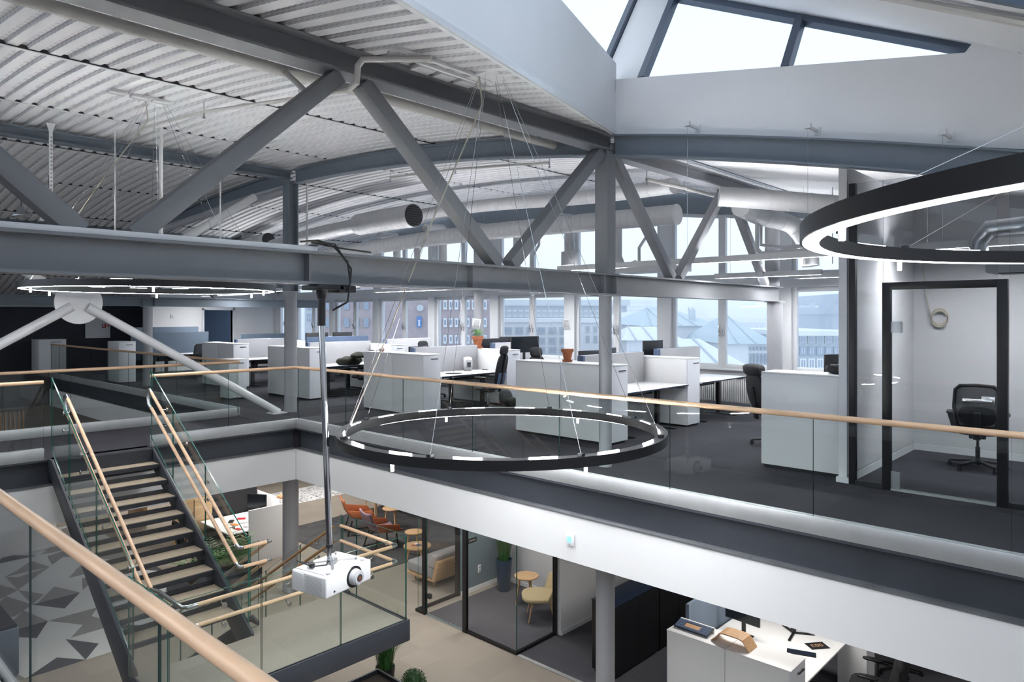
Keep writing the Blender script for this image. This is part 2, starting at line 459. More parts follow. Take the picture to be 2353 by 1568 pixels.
# ---- trusses
def ibeam_u(mb, u0, u1, v, z0, z1, wd=.2, tf=.022, tw=.02):
    mb.box(u0, v - wd/2, z1 - tf, u1, v + wd/2, z1); mb.box(u0, v - wd/2, z0, u1, v + wd/2, z0 + tf); mb.box(u0, v - tw/2, z0 + tf, u1, v + tw/2, z1 - tf)
TV = 5.24
tr = thing('roof_truss', 'large grey steel roof truss crossing the atrium in front', 'truss', (7.36, TV, 2.17), kind='structure')
q = MB(); ibeam_u(q, -4, 12.75, TV, 2.165, 2.435, .20); q.box(7.22, TV - .09, 2.19, 7.24, TV + .09, 2.41).box(7.48, TV - .09, 2.19, 7.50, TV + .09, 2.41)
q.box(4.95, TV - .09, 2.19, 4.962, TV + .09, 2.41).box(3.1, TV - .09, 2.19, 3.112, TV + .09, 2.41)
build('bottom_chord', q, 'steel', tr)
q = MB(); ibeam_u(q, -4, 7.46, TV, 3.98, 4.20, .22); build('top_chord', q, 'steel', tr)
q = MB(); ibeam_u(q, 7.5, 12.4, TV, 3.93, 4.12, .18); build('top_chord_short', q, 'steel_light', tr)
def diag(p, q_, wd=.15, ht=.15, mt='steel'):
    build('diagonal', MB().bar((p[0], TV, p[1]), (q_[0], TV, q_[1]), wd, ht, up=(0, 1, 0)), mt, tr, bevel=.018)
diag((-.25, 3.96), (1.46, 2.45), .14, .16); diag((3.42, 3.96), (1.78, 2.45), .14, .16)
diag((3.66, 3.96), (5.38, 2.45), .14, .16); diag((7.22, 3.96), (5.58, 2.45), .14, .16)
diag((7.52, 3.96), (8.98, 2.45), .12, .14, 'steel_light'); diag((10.6, 3.92), (9.16, 2.45), .12, .14, 'steel_light'); diag((10.85, 3.92), (12.2, 2.45), .12, .14, 'steel_light')
build('post', MB().box(7.27, TV - .10, 2.435, 7.45, TV + .10, 3.98), 'steel', tr, bevel=.012)
build('connection_plate', MB().box(7.40, TV - .16, 3.96, 7.56, TV - .11, 4.24).lathe([(.02, 0), (.02, .02)], 6, (7.3, TV - .11, 4.05)), 'steel_dark', tr)
single('cable_tray', MB().box(-4, TV - .09, 2.436, 3.18, TV - .02, 2.475), 'white_gloss', 'white cover strip lying along the top of the front truss chord', 'cable tray', bevel=.003)
for nm, v, lab, zc, hasl in (('roof_truss', 12.84, 'second grey roof chord carried by the braced column', 4.62, 0), ('roof_truss', 20.44, 'third grey steel beam crossing behind the white cross braces', 4.05, 1)):
    t2 = thing(nm, lab, 'truss', (7.35, v, 2.17), kind='structure')
    q = MB(); ibeam_u(q, -6, 7.3 if not hasl else 12.6, v, zc, zc + .17, .18); build('top_chord', q, 'beam_blue', t2)
    if hasl:
        q = MB(); ibeam_u(q, -6, 12.6, v, 2.17, 2.42, .2); q.box(7.2, v - .09, 2.19, 7.22, v + .09, 2.4).box(7.5, v - .09, 2.19, 7.52, v + .09, 2.4); build('bottom_chord', q, 'beam_blue', t2)
        for s in (-1, 1):
            build('diagonal', MB().bar((7.35 + s * .2, v, 4.0), (7.35 + s * 1.9, v, 2.43), .13, .13, up=(0, 1, 0)), 'steel', t2, bevel=.01)
# arched beam along the gallery
for (va, vb, lab, mt) in ((5.4, 12.7, 'curved grey roof beam arching between the two round columns', 'beam_blue'), (12.98, 20.3, 'curved grey roof beam falling away behind the far column', 'beam_blue'), (-2.5, 5.08, 'blue grey curved edge beam below the skylight wall', 'beam_blue')):
    q = MB(); n = 14
    for k in range(n):
        v0, v1 = va + (vb - va) * k / n, va + (vb - va) * (k + 1) / n
        for (u0, u1, d0, d1) in ((7.27, 7.45, .30, .28), (7.27, 7.45, .05, .03), (7.34, 7.38, .28, .05)):
            q.prism([(u0, v0, DK(v0) - d0), (u0, v1, DK(v1) - d0), (u0, v1, DK(v1) - d1), (u0, v0, DK(v0) - d1)], (u1 - u0, 0, 0))
    single('arch_beam', q, mt, lab, 'beam', kind='structure', smooth=False)
q = MB().tube([(7.3, 12.95, 4.42), (6.6, 15.5, 4.05), (5.9, 18, 3.6)], .075, 10)
single('brace_tube', q, 'steel_light', 'light grey tube brace running down from the far column head', 'brace', kind='structure')

# ---- columns
def column(u, v, z0, z1, r, lab, mt='steel_light', sq=None):
    c = thing('column', lab, 'column', (u, v, z0), kind='structure')
    build('shaft', MB().lathe([(r, z0), (r, z1)], 24, (u, v, 0)), mt, c)
    if sq: build('head', MB().box(u - .11, v - .11, sq[0], u - .09, v + .11, sq[1]).box(u + .09, v - .11, sq[0], u + .11, v + .11, sq[1]).box(u - .09, v - .012, sq[0], u + .09, v + .012, sq[1]), 'beam_blue', c)
    else: build('cap_plate', MB().box(u - .14, v - .14, z1, u + .14, v + .14, z1 + .014), mt, c)
    return c
column(7.36, 5.24, 0, 2.15, .082, 'round grey steel column carrying the front truss')
column(7.31, 12.84, 0, 2.4, .122, 'thick round grey column beside the foot of the white brace', 'steel_light', (2.4, 4.6))
column(7.35, 20.44, 0, 2.155, .12, 'round grey column among the far desks', 'steel_light')
column(12.6, 5.24, 0, 2.15, .135, 'round grey column standing at the windows', 'steel_light')
column(12.75, 5.35, 2.45, 3.75, .13, 'stub of grey column above the truss end', 'steel_light')
column(12.9, 13.2, 0, 4.3, .13, 'round grey column in front of the brick building view', 'steel_light')
column(7.36, 5.24, L, -.885, .12, 'round grey column of the lower storey by the black cabinet', 'steel_light')
column(7.31, 12.84, L, -.885, .155, 'round grey column of the lower storey beside the white desk panel', 'steel_light')

# ---- white cross brace with disc
xb = thing('cross_brace', 'white tubular cross brace with a round disc node over the walkway', 'brace', (3.57, 12.84, .02), kind='structure')
N = (3.57, 2.12)
q = MB(); a = [(N[0] + .345 * math.cos(t * PI / 24), 12.82, N[1] + .345 * math.sin(t * PI / 24)) for t in range(48)]; q.prism(a, (0, .03, 0)); build('disc', q, 'white_gloss', xb)
for (p, e) in (((7.02, .02), .3), ((.12, .02), .3), ((6.6, 4.2), .3), ((.5, 4.2), .3)):
    d = Vector((p[0] - N[0], 0, p[1] - N[1])).normalized()
    yv = 12.80 if p[1] < 2 else 12.93; build('brace_tube', MB().tube([(N[0] + d.x * .13, yv, N[1] + d.z * .13), (p[0], yv, p[1])], .075, 16), 'white_gloss', xb)
build('base_plate', MB().box(6.85, 12.68, 0, 7.15, 12.94, .02), 'white_gloss', xb)

# ---- skylight well
W1a, W1b = Vector((7.4, 5.10, 0)), Vector((-2.0, 5.10 - 9.4 / 3, 0))
sk = thing('skylight_well', 'white skylight upstand walls meeting at a corner above the front truss', 'skylight', (7.4, 5.1, 4), kind='structure')
dv = (W1b - W1a); nn = Vector((-.316, .949, 0))
q = MB(); n = 10
for k in range(n):
    p, r = W1a + dv * k / n, W1a + dv * (k + 1) / n
    q.prism([(p.x, p.y, DK(p.y) - .02), (r.x, r.y, DK(r.y) - .02), (r.x, r.y, 5.08), (p.x, p.y, 5.08)], nn * .05)
build('side_wall', q, 'white_matt', sk, smooth=False)
q = MB()
for k in range(n):
    p, r = W1a + dv * k / n, W1a + dv * (k + 1) / n
    q.prism([(p.x, p.y, DK(p.y) - .03), (r.x, r.y, DK(r.y) - .03), (r.x, r.y, DK(r.y) + .02), (p.x, p.y, DK(p.y) + .02)], nn * -.02)
build('edge_trim', q, 'white_gloss', sk)
top2 = lambda v: 4.87 + (v - 5.1) * .165
RZ = lambda v: max(3.2, 4.36 + .53 * (v - 1.34))
q = MB(); vv = [5.08, 4.4, 3.7, 3.0, 2.3, 1.62, 1.34]
for k in range(len(vv) - 1):
    q.prism([(7.36, vv[k], DK(vv[k]) - .02), (7.36, vv[k+1], DK(vv[k+1]) - .02), (7.36, vv[k+1], top2(vv[k+1])), (7.36, vv[k], top2(vv[k]))], (.06, 0, 0))
q.prism([(7.36, 1.34, DK(1.34) - .02), (7.36, -2.4, DK(-2.4)), (7.36, -2.4, 3.5), (7.36, .9, 4.10), (7.36, 1.22, 4.40), (7.36, 1.34, top2(1.34))], (.06, 0, 0))
build('end_wall', q, 'white_matt', sk, smooth=False)
build('sill_board', MB().prism([(7.42, 5.08, top2(5.08) - .03), (7.42, 1.34, top2(1.34) - .03), (7.42, 1.34, top2(1.34)), (7.42, 5.08, top2(5.08))], (.12, 0, 0)), 'white_matt', sk)
# sloped glazing above the end wall, leaning outwards
G = lambda v, h: (7.46 + h * .62, v, top2(v) + h)
gl = thing('window_skylight', 'triangular sloping skylight glazing with blue grey frame', 'window', (7.46, 3, 4.6), kind='structure')
hh = lambda v: max(.0, (RZ(v) - top2(v)))
def gpane(va, vb):
    P = [G(va, 0), G(vb, 0), G(vb, hh(vb)), G(va, hh(va))]
    build('pane', MB().prism(P, (.012, 0, -.006)), 'win_glass', gl, smooth=False)
gpane(4.72, 3.02); gpane(2.94, 1.38)
def gbar(p, r, wd=.09, mt='frame_blue'): build('frame_bar', MB().bar(p, r, wd, .10, up=(.85, 0, -.5)), mt, gl)
gbar(G(4.76, 0), G(4.76, hh(4.76))); gbar(G(2.98, 0), G(2.98, hh(2.98)))
gbar(G(4.76, hh(4.76) - .04), G(1.30, hh(1.30) - .0), .17)
# corner post and glazing over the side wall
build('corner_post', MB().prism([G(5.36, -.1), G(4.84, -.1), G(4.84, 1.9), G(5.36, 1.9)], (.10, 0, -.06)), 'white_matt', gl)
gbar(G(5.42, -.1), G(5.42, 1.9))
build('pane', MB().prism([G(5.46, -.1), G(7.6, -.1), G(7.6, 1.9), G(5.46, 1.9)], (.012, 0, -.006)), 'win_glass', gl, smooth=False)
# wedge roof over the well
rf = thing('ceiling_skylight', 'pale sloping underside of the skylight roof', 'ceiling', (3, 2, 4.4), kind='structure')
q = MB(); US = 5.9
q.prism([(US, -.85, 3.2), (US, 1.34, RZ(1.34)), (7.55, 1.34, RZ(1.34)), (7.55, -.85, 3.2)], (0, 0, .06))
q.prism([(US, 1.34, RZ(1.34)), (US, 5.1, RZ(5.1)), (8.55, 5.6, RZ(5.6)), (7.55, 1.34, RZ(1.34))], (0, 0, .06))
build('soffit', q, 'white_matt', rf, smooth=False)
for k in range(5):                      # unseen glazed roof part, added to let more daylight into the atrium
    u0, u1 = US - 1.75 * (k + 1), US - 1.75 * k - .08
    build('added_roof_pane', MB().prism([(u0, -.85, 3.25), (u0, 1.34, RZ(1.34) + .05), (u1, 1.34, RZ(1.34) + .05), (u1, -.85, 3.25)], (0, 0, .012)), 'win_glass', rf, smooth=False)
    build('added_roof_pane', MB().prism([(u0, 1.34, RZ(1.34) + .05), (u0, 4.4, RZ(4.4) + .05), (u1, 4.4, RZ(4.4) + .05), (u1, 1.34, RZ(1.34) + .05)], (0, 0, .012)), 'win_glass', rf, smooth=False)
    build('added_rafter', MB().bar((u1 + .04, -.85, 3.22), (u1 + .04, 1.34, RZ(1.34) + .02), .08, .12).bar((u1 + .04, 1.34, RZ(1.34) + .02), (u1 + .04, 4.4, RZ(4.4) + .02), .08, .12), 'frame_blue', rf)
build('eaves_pipe', MB().tube([(6.2, -.8, 3.2), (6.2, 4.6, RZ(4.6) - .12)], .035, 8), 'pipe', rf)

# ================================================================== BALUSTRADES AND STAIR
def gbox(x0, y0, z0, x1, y1, z1):
    q = MB().box(x0, y0, z0, x1, y1, z1)
    dx, dy = abs(x1 - x0), abs(y1 - y0)
    q.m = [1, 1, 0, 1, 0, 1] if dy < dx else [1, 1, 1, 0, 1, 0]
    return q
def glass_panel(par, q, mats=('glass', 'glass_edge')): return build('glass_panel', q, list(mats), par, smooth=False)
def gpoly(par, poly, ext):
    q = MB().prism(poly, ext); q.m = [0, 0] + [1] * (len(q.f) - 2); return glass_panel(par, q)
def balustrade(label, ax, c, joints, inn, rail_ext=(0, 0), group=None, gap=.0015):
    """ax 'v': runs along v at u=c; inn: +1/-1 direction of the floor side"""
    a, b = joints[0], joints[-1]
    P = (lambda s, t, z: (c + inn * t, s, z)) if ax == 'v' else (lambda s, t, z: (s, c + inn * t, z))
    e = thing('glass_balustrade', label, 'balustrade', P((a + b) / 2, .04, 0))
    build('base_channel', MB().box(*P(a, -.004, .0), *P(b, .028, .155)).box(*P(a, .05, .0), *P(b, .08, .155)).box(*P(a, .02, .0), *P(b, .06, .05)), 'alu', e, bevel=.004)
    for k in range(len(joints) - 1):
        glass_panel(e, gbox(*P(joints[k] + gap, .0345, .055), *P(joints[k + 1] - gap, .0435, 1.03)), ('glass', 'glass_edge_dark'))
    p, r = list(P(a + rail_ext[0], .039, 1.026)), list(P(b + rail_ext[1], .039, 1.026))
    build('handrail', MB().tube([p, r], .026, 14), 'beech_x' if ax == 'u' else 'beech', e)
    return e
balustrade('long glass balustrade with wooden rail along the desk gallery', 'v', 6.29, [-2.0, -.57, .86, 2.29, 3.71, 5.15, 6.59, 8.02, 9.45, 10.865], 1, (0, .045))
balustrade('glass balustrade with wooden rail between stair head and round column', 'u', 10.87, [3.97, 5.13, 6.36], 1, (0, -.03))
balustrade('short glass balustrade with wooden rail beyond the stair head', 'u', 10.87, [-2.0, -.3, 1.1, 2.62], 1)
balustrade('foreground glass balustrade with a thick wooden rail close to the viewer', 'v', .86, [-1.0, .76, 2.19, 3.62, 5.05, 6.5, 7.9, 9.3, 10.8], -1)
balustrade('glass balustrade with wooden rail on the far side of the walkway', 'u', 13.04, [-2.0, .7, 2.1, 3.5, 4.9, 6.27], -1, (0, .06))
balustrade('glass balustrade with thin wooden rail running beside the far void', 'v', 6.29, [13.06, 14.5, 15.95, 17.4, 18.85, 20.3, 21.75, 23.2, 24.65, 25.5], 1)

nl = lambda v: -.178 * (1 + (10.41 - v) / .29)          # nosing line of the upper flight
n2 = lambda v: -1.78 - .178 * (v - 8.1) / .29           # nosing line of the lower flight
st = thing('staircase', 'dark steel staircase with oak treads, glass sides and a half landing', 'staircase', (4, 8, L))
tq = MB().box(2.69, 0, -.03, 3.90, .30, 0); tread0 = None
def tread(u0, u1, v, z, back):
    """v: nosing position; back: +1 when the tread runs towards +v"""
    q = MB().box(u0, v + back * .03, z - .006, u1, v + back * .30, z)
    t = build('tread', q, 'tread', st)
    build('tread_pan', MB().box(u0, v, z - .055, u1, v + back * .03, z - .004).box(u0, v + back * .03, z - .05, u1, v + back * .31, z - .007).box(u0, v + back * .31, z - .05, u1, v + back * .32, z + .055), 'steel_dark', t)
for n in range(1, 10): tread(2.69, 3.90, 10.41 - .29 * (n - 1), -.178 * n, 1)
for n in range(1, 10): tread(4.12, 5.36, 8.1 + .29 * n, -1.78 - .178 * n, -1)
build('top_riser', MB().box(2.69, 10.66, -.30, 3.90, 10.68, -.002), 'steel_dark', st)
for u in (2.655, 3.905):
    build('stringer', MB().prism([(u, 10.86, .02), (u, 10.70, .02), (u, 7.72, nl(7.72) + .08), (u, 7.72, -2.04), (u, 7.95, -2.04), (u, 10.86, nl(10.86) - .25)], (.03, 0, 0)), 'edge_dark', st, bevel=.003)
for u in (4.09, 5.365):
    build('stringer', MB().prism([(u, 7.95, -1.74), (u, 8.1, n2(8.1) + .08), (u, 11.0, n2(11.0) + .08), (u, 11.0, L + .01), (u, 10.75, L + .01), (u, 7.95, -2.04)], (.03, 0, 0)), 'edge_dark', st, bevel=.003)
build('landing_floor', MB().box(2.65, 6.80, -1.83, 5.37, 7.73, -1.78).box(2.65, 7.73, -1.83, 2.655, 7.74, -1.78).box(3.94, 7.73, -1.83, 5.37, 8.10, -1.78), 'carpet_beige', st)
build('landing_edge_beam', MB().box(2.60, 6.745, -2.03, 5.43, 6.80, -1.775), 'edge_dark', st, bevel=.004)
build('landing_edge_beam', MB().box(5.375, 6.80, -2.03, 5.43, 8.12, -1.775), 'edge_dark', st, bevel=.004)
build('landing_edge_beam', MB().box(2.60, 6.80, -2.03, 2.65, 7.73, -1.775), 'edge_dark', st, bevel=.004)
for (x, y) in ((4.02, 7.9), (2.75, 6.9)): build('landing_post', MB().box(x - .05, y - .05, L, x + .05, y + .05, -1.83), 'edge_dark', st)
# stair glass
def sl(u, va, vb, f, lo=.09, hi=1.05, t=.014):
    gpoly(st, [(u, va, f(va) + lo), (u, vb, f(vb) + lo), (u, vb, f(vb) + hi), (u, va, f(va) + hi)], (t, 0, 0))
for u in (2.675, 3.935 - .012):
    sl(u, 10.78, 10.02, nl); sl(u, 10.01, 9.0, nl); sl(u, 8.99, 7.85, nl)
for u in (4.10, 5.385):
    sl(u, 8.16, 9.2, n2); sl(u, 9.21, 10.2, n2); sl(u, 10.21, 11.0, n2)
gu = [2.62, 3.53, 4.47, 5.40]
for k in range(3): glass_panel(st, gbox(gu[k] + .006, 6.765, -1.775, gu[k+1] - .006, 6.78, -.76))
glass_panel(st, gbox(5.398, 6.80, -1.775, 5.412, 7.82, -.76)); gpoly(st, [(5.398, 7.83, -1.775), (5.398, 8.14, -1.775), (5.398, 8.14, -.79), (5.398, 7.98, -.76), (5.398, 7.83, -.76)], (.014, 0, 0))
glass_panel(st, gbox(2.615, 6.80, -1.775, 2.63, 7.80, -.76))
glass_panel(st, gbox(3.955, 7.90, -1.77, 4.085, 7.915, -.76))
# hand rails
def rail(pts, r=.021, mt='beech'): return build('handrail', MB().tube(pts, r, 12), mt, st)
def elbow(pts, r=.0225): return build('elbow', MB().tube(pts, r, 12), 'inox', st)
for dz in (.96, .74):
    rail([(3.82, 10.48, nl(10.48) + dz), (3.82, 7.92, nl(7.92) + dz)]); rail([(2.79, 10.48, nl(10.48) + dz), (2.79, 7.66, nl(7.66) + dz)])
for u in (3.82, 2.79):
    a, b = nl(10.48) + .96, nl(10.48) + .74
    elbow([(u, 10.48, a), (u, 10.54, a + .035), (u, 10.60, a + .03), (u, 10.62, (a + b) / 2 + .05), (u, 10.58, b + .05), (u, 10.48, b)])
for dz in (-.88, -1.08):
    h = .96 if dz > -1 else .74; zl = nl(7.92) + h
    elbow([(3.82, 7.92, zl), (3.82, 7.86, zl - .025), (3.86, 7.84, zl - .03)]); rail([(3.86, 7.84, zl - .03), (4.15, 7.84, zl - .03)], mt='beech_x'); elbow([(4.15, 7.84, zl - .03), (4.2, 7.85, zl - .03), (4.205, 7.9, zl - .045)])
    rail([(4.205, 7.9, zl - .045), (4.205, 10.7, n2(10.7) + (zl - .045 - n2(7.9)))])
    zc = nl(7.66) + h
    elbow([(2.79, 7.66, zc), (2.79, 7.45, dz), (2.79, 7.0, dz), (2.79, 6.9, dz), (2.83, 6.86, dz), (2.92, 6.86, dz)])
    rail([(2.92, 6.86, dz), (5.24, 6.86, dz)], mt='beech_x'); elbow([(5.24, 6.86, dz), (5.3, 6.86, dz), (5.32, 6.88, dz), (5.32, 6.94, dz)])
    rail([(5.32, 6.94, dz), (5.32, 8.06, dz)]); elbow([(5.32, 8.06, dz), (5.32, 8.14, dz), (5.32, 8.2, dz - .03)])
    rail([(5.32, 8.2, dz - .03), (5.32, 10.7, dz - .03 - .614 * 2.5)], mt='oak_dark')
# rail brackets
bq = MB().lathe([(.026, 0), (.026, .012)], 12); bq.v = [(z, y, x) for (x, y, z) in bq.v]; bq.tube([(.0, 0, 0), (-.05, 0, 0), (-.065, 0, .012), (-.07, 0, .05)], .006, 6)
br = build('rail_bracket', bq, 'inox', st, world=False)
Lc = st.location
def brk(u, v, z, rot): share(br, st, Vector((u, v, z)) - Lc, (0, 0, rot))
br.location = Vector((3.915, 10.2, nl(10.2) + .91)) - Lc
for v in (9.55, 8.9, 8.2): brk(3.915, v, nl(v) + .91, 0)
for v in (10.2, 9.55, 8.9, 8.2): brk(3.915, v, nl(v) + .69, 0)
for v in (10.3, 9.6, 8.8, 8.0):
    brk(2.695, v, nl(v) + .91, PI); brk(2.695, v, nl(v) + .69, PI)
for u in (3.15, 3.85, 4.9):
    brk(u, 6.787, -.93, -PI / 2); brk(u, 6.787, -1.13, -PI / 2)
for v in (7.1, 7.7):
    brk(5.39, v, -.93, 0); brk(5.39, v, -1.13, 0)
for v in (8.7, 9.5, 10.3):
    brk(5.38, v, -.96 - .614 * (v - 8.2), 0); brk(5.38, v, -1.16 - .614 * (v - 8.2), 0)

# ================================================================== LAMPS
def ring_lamp(label, c, r, hang, nw=8, led='led', extra_cord=None, dashes=True, strip_w=.066, hgt=.078, hz=None, up='led_up'):
    e = thing('ring_lamp', label, 'ring lamp', c, group='black ring lamps over the atrium')
    wd = .09; n = 96
    prof = [(r - wd/2, .0), (r + wd/2, .0), (r + wd/2, hgt), (r - wd/2, hgt)]
    q = MB(); vs = []; fs = []
    for j in range(n):
        t = 2 * PI * j / n
        vs += [(a * math.cos(t), a * math.sin(t), z) for a, z in prof]
        for k in range(4): fs.append((j*4 + k, ((j+1) % n)*4 + k, ((j+1) % n)*4 + (k+1) % 4, j*4 + (k+1) % 4))
    build('ring_body', MB().add(vs, fs), 'black', e, world=False, smooth=True)
    def arc(t0, t1, ra, rb, z, h, nn):
        q = MB(); vs = []; fs = []
        for j in range(nn + 1):
            t = t0 + (t1 - t0) * j / nn; vs += [(ra * math.cos(t), ra * math.sin(t), z), (rb * math.cos(t), rb * math.sin(t), z), (rb * math.cos(t), rb * math.sin(t), z + h), (ra * math.cos(t), ra * math.sin(t), z + h)]
        for j in range(nn):
            for k in range(4): fs.append((j*4 + k, (j+1)*4 + k, (j+1)*4 + (k+1) % 4, j*4 + (k+1) % 4))
        return q.add(vs, fs)
    build('light_strip', arc(0, 2 * PI - .001, r - strip_w/2 - .004, r + strip_w/2 - .004, -.002, .0025, 96), led, e, world=False)
    if 1:
        for k in range(16):
            t = 2 * PI * (k + .3) / 16; build('upper_light', arc(t, t + .15, r - .034, r - .025, hgt, .004, 6), up, e, world=False)
    for k in range(6):
        t = 2 * PI * (k + .15) / 6; x, y = (r - .0) * math.cos(t), r * math.sin(t)
        sp = build('spotlight', MB().lathe([(.014, -.06), (.014, -.008)], 10, (x, y, 0)), 'white', e, world=False); build('bulb', MB().lathe([(.011, -.062), (.011, -.0605)], 10, (x, y, 0)), led, sp, world=False)
    hz = hz or hang[2] - c[2]
    for k in range(nw):
        t = 2 * PI * (k + .5) / nw; p = (r * math.cos(t), r * math.sin(t), hgt)
        build('clamp', MB().box(p[0] - .02, p[1] - .02, hgt - .005, p[0] + .02, p[1] + .02, hgt + .02), 'steel_dark', e, world=False)
        hx = (hang[0] - c[0] + .12 * math.cos(t), hang[1] - c[1] + .12 * math.sin(t), hz)
        build('wire', MB().tube([p, hx], .0022, 5), 'inox', e, world=False)
    build('ceiling_plate', MB().box(hang[0] - c[0] - .16, hang[1] - c[1] - .16, hz, hang[0] - c[0] + .16, hang[1] - c[1] + .16, hz + .02), 'white', e, world=False)
    if extra_cord:
        t = extra_cord; p = Vector((r * math.cos(t), r * math.sin(t), hgt)); h = Vector((hang[0] - c[0] - .1, hang[1] - c[1] + .05, hz))
        build('power_cord', MB().tube([h, h + Vector((.02, -.02, -.25)), p + (h - p) * .6 + Vector((.05, 0, -.05)), p + (h - p) * .3 + Vector((.03, 0, -.04)), p], .007, 6), 'cable', e, world=False)
    return e
ring_lamp('large black ring lamp hanging low over the stair beside the gallery rail', (4.73, 4.53, .79), 1.455, (4.62, 4.57, DK(4.57) - .02), 8, 'led', 2.2)
ring_lamp('black ring lamp high above the stair, behind the truss beam', (3.59, 9.72, 2.235), 1.455, (3.59, 9.72, DK(9.72) - .03), 8, 'led', 2.6, dashes=False, strip_w=.05)
ring_lamp('nearest black ring lamp, partly out of frame beside the skylight', (4.24, -.74, 2.255), 2.155, (4.24, -.74, 3.25), 8, 'led_near', None, dashes=False, strip_w=.074, hgt=.08, up='led_soft')

def linear_lamp(label, u, v0, v1, z, lit, hang=True):
    e = thing('linear_lamp', label, 'linear lamp', (u, (v0 + v1) / 2, z), group='white linear lamps over the desks')
    build('housing', MB().box(u - .03, v0, z, u - .024, v1, z + .09).box(u + .024, v0, z, u + .03, v1, z + .09).box(u - .024, v0, z + .02, u + .024, v1, z + .06).box(u - .024, v0, z, u + .024, v0 + .02, z + .09).box(u - .024, v1 - .02, z, u + .024, v1, z + .09), 'white', e)
    for a, b in lit: build('diffuser', MB().box(u - .023, a, z + .004, u + .023, b, z + .019), 'led_desk', e)
    build('upper_diffuser', MB().box(u - .023, v0 + .05, z + .061, u + .023, v1 - .05, z + .066), 'led_soft', e)
    k = v0 + .3
    while k < v1:
        build('wire', MB().tube([(u, k, z + .085), (u, k, DK(k) - .01)], .002, 4), 'inox', e); k += max(.8, (v1 - v0) - .6)
linear_lamp('long white linear lamp hanging behind the truss beside the ring lamp', 9.8, 2.86, 8.0, 2.70, [(2.9, 5.6), (6.6, 7.9)])
linear_lamp('short white linear lamp in front of the right window column', 12.0, 4.2, 6.1, 2.585, [(4.25, 6.0)])
linear_lamp('white linear lamp close to the window beside the white wall end', 12.9, 3.4, 5.0, 2.58, [(3.5, 4.9)])
linear_lamp('white linear lamp over the second desk row by the pillar', 9.8, 9.2, 12.6, 2.60, [(9.3, 12.5)])
linear_lamp('white linear lamp over the window side of the second desk row', 12.2, 9.2, 12.6, 2.58, [(9.3, 12.5)])
linear_lamp('white linear lamp over the third desk row', 9.8, 13.4, 16.8, 2.60, [(13.5, 16.7)])
linear_lamp('white linear lamp over the window side of the third desk row', 12.2, 13.4, 16.8, 2.58, [(13.5, 16.7)])
linear_lamp('white linear lamp over the fourth desk row', 9.8, 17.6, 20.2, 2.58, [(17.7, 20.1)])
linear_lamp('white linear lamp over the farthest desk row before the white wall', 10.5, 21.0, 24.4, 2.58, [(21.1, 24.3)])
linear_lamp('unseen linear lamp added over the near gallery beside the viewer for fill', -1.6, -2.5, 2.5, 2.45, [(-2.4, 2.4)])  # added out of view to fill the near truss chord with light
linear_lamp('unseen linear lamp added over the near gallery farther along for fill', -1.6, 3.4, 8.4, 2.7, [(3.5, 8.3)])  # second added lamp out of view, also for fill light
linear_lamp('white linear lamp inside the glass office', 9.9, -.6, 2.5, 2.72, [(-.5, 2.4)])

# ================================================================== SERVICES ON THE ROOF
q = MB().tube([(-4, 6.0, 4.17), (3.55, 6.0, 4.17), (7.0, 6.0, 4.17), (7.26, 6.0, 4.17)], .052, 12)
single('ventilation_pipe', q, 'pipe', 'beige pipe running along behind the front truss chord', 'pipe')
q = MB().tube([(3.34, 5.98, 4.16), (3.36, 5.6, 3.87), (3.43, 5.08, 3.82), (3.455, 5.0, 3.86), (3.46, 4.99, 4.0), (3.48, 4.95, 4.05), (3.85, 4.5, 4.045)], .028, 10)
single('branch_pipe', q, 'pipe', 'white branch pipe bending up around the truss top node', 'pipe')
for k, (p, lab) in enumerate((((3.3, 9.6), 'flat white fixtures on the deck above the far ring lamp'), ((4.35, 4.95), 'white cable boxes on the deck edge near the truss node'))):
    e = thing('ceiling_fixture', lab, 'ceiling fixture', (p[0], p[1], DK(p[1]) - .05))
    for j in range(3): build('fixture_box', MB().box(p[0] + j * .26 - .3, p[1] - .05, DK(p[1]) - .045, p[0] + j * .26 - .1, p[1] + .08, DK(p[1]) - .003), 'white_gloss', e, bevel=.004)
e = thing('cable_rail', 'perforated white cable rails on the deck by the skylight edge', 'cable rail', (4.3, 4.55, 4.1))
for j in range(2): build('rail_strip', MB().box(3.6, 4.62 + j * .12, DK(4.6) - .03, 4.7, 4.65 + j * .12, DK(4.6) - .005), 'white', e)
# hanging posts and rods seen against the deck
def post(u, v, z0, r, lab, perf=True):
    e = thing('suspension_post', lab, 'hanging post', (u, v, z0))
    build('post', MB().box(u - r, v - r, z0, u + r, v + r, DK(v) - .03), 'white', e)
    if perf:
        build('head_bracket', MB().prism([(u - .06, v - .012, DK(v) - .03), (u + .06, v - .012, DK(v) - .03), (u + .022, v - .012, DK(v) - .16), (u - .022, v - .012, DK(v) - .16)], (0, .024, 0)), 'white', e)
        k = z0 + .05
        h = MB()
        while k < DK(v) - .2: h.box(u - .008, v - r - .002, k, u + .008, v - r, k + .025); k += .06
        o = build('slots', h, 'steel', e); o['kind'] = 'stuff'
    else: build('cap', MB().lathe([(.02, 0), (.03, .03)], 8, (u, v, DK(v) - .035)), 'white', e)
post(3.05, 12.3, 2.9, .02, 'perforated white hanging post at the far left of the deck'); post(4.55, 12.1, 2.9, .02, 'perforated white hanging post in the middle of the deck')
post(4.3, 11.4, 2.9, .018, 'plain white hanging post beside the perforated one', False); post(3.9, 12.2, 2.9, .009, 'thin white rod between the perforated hanging posts', False)
post(5.5, 12.0, 2.9, .009, 'thin white rod nearest the big diagonal', False); post(7.95, 13.3, 2.6, .014, 'white hanging rod beside the round column', False)
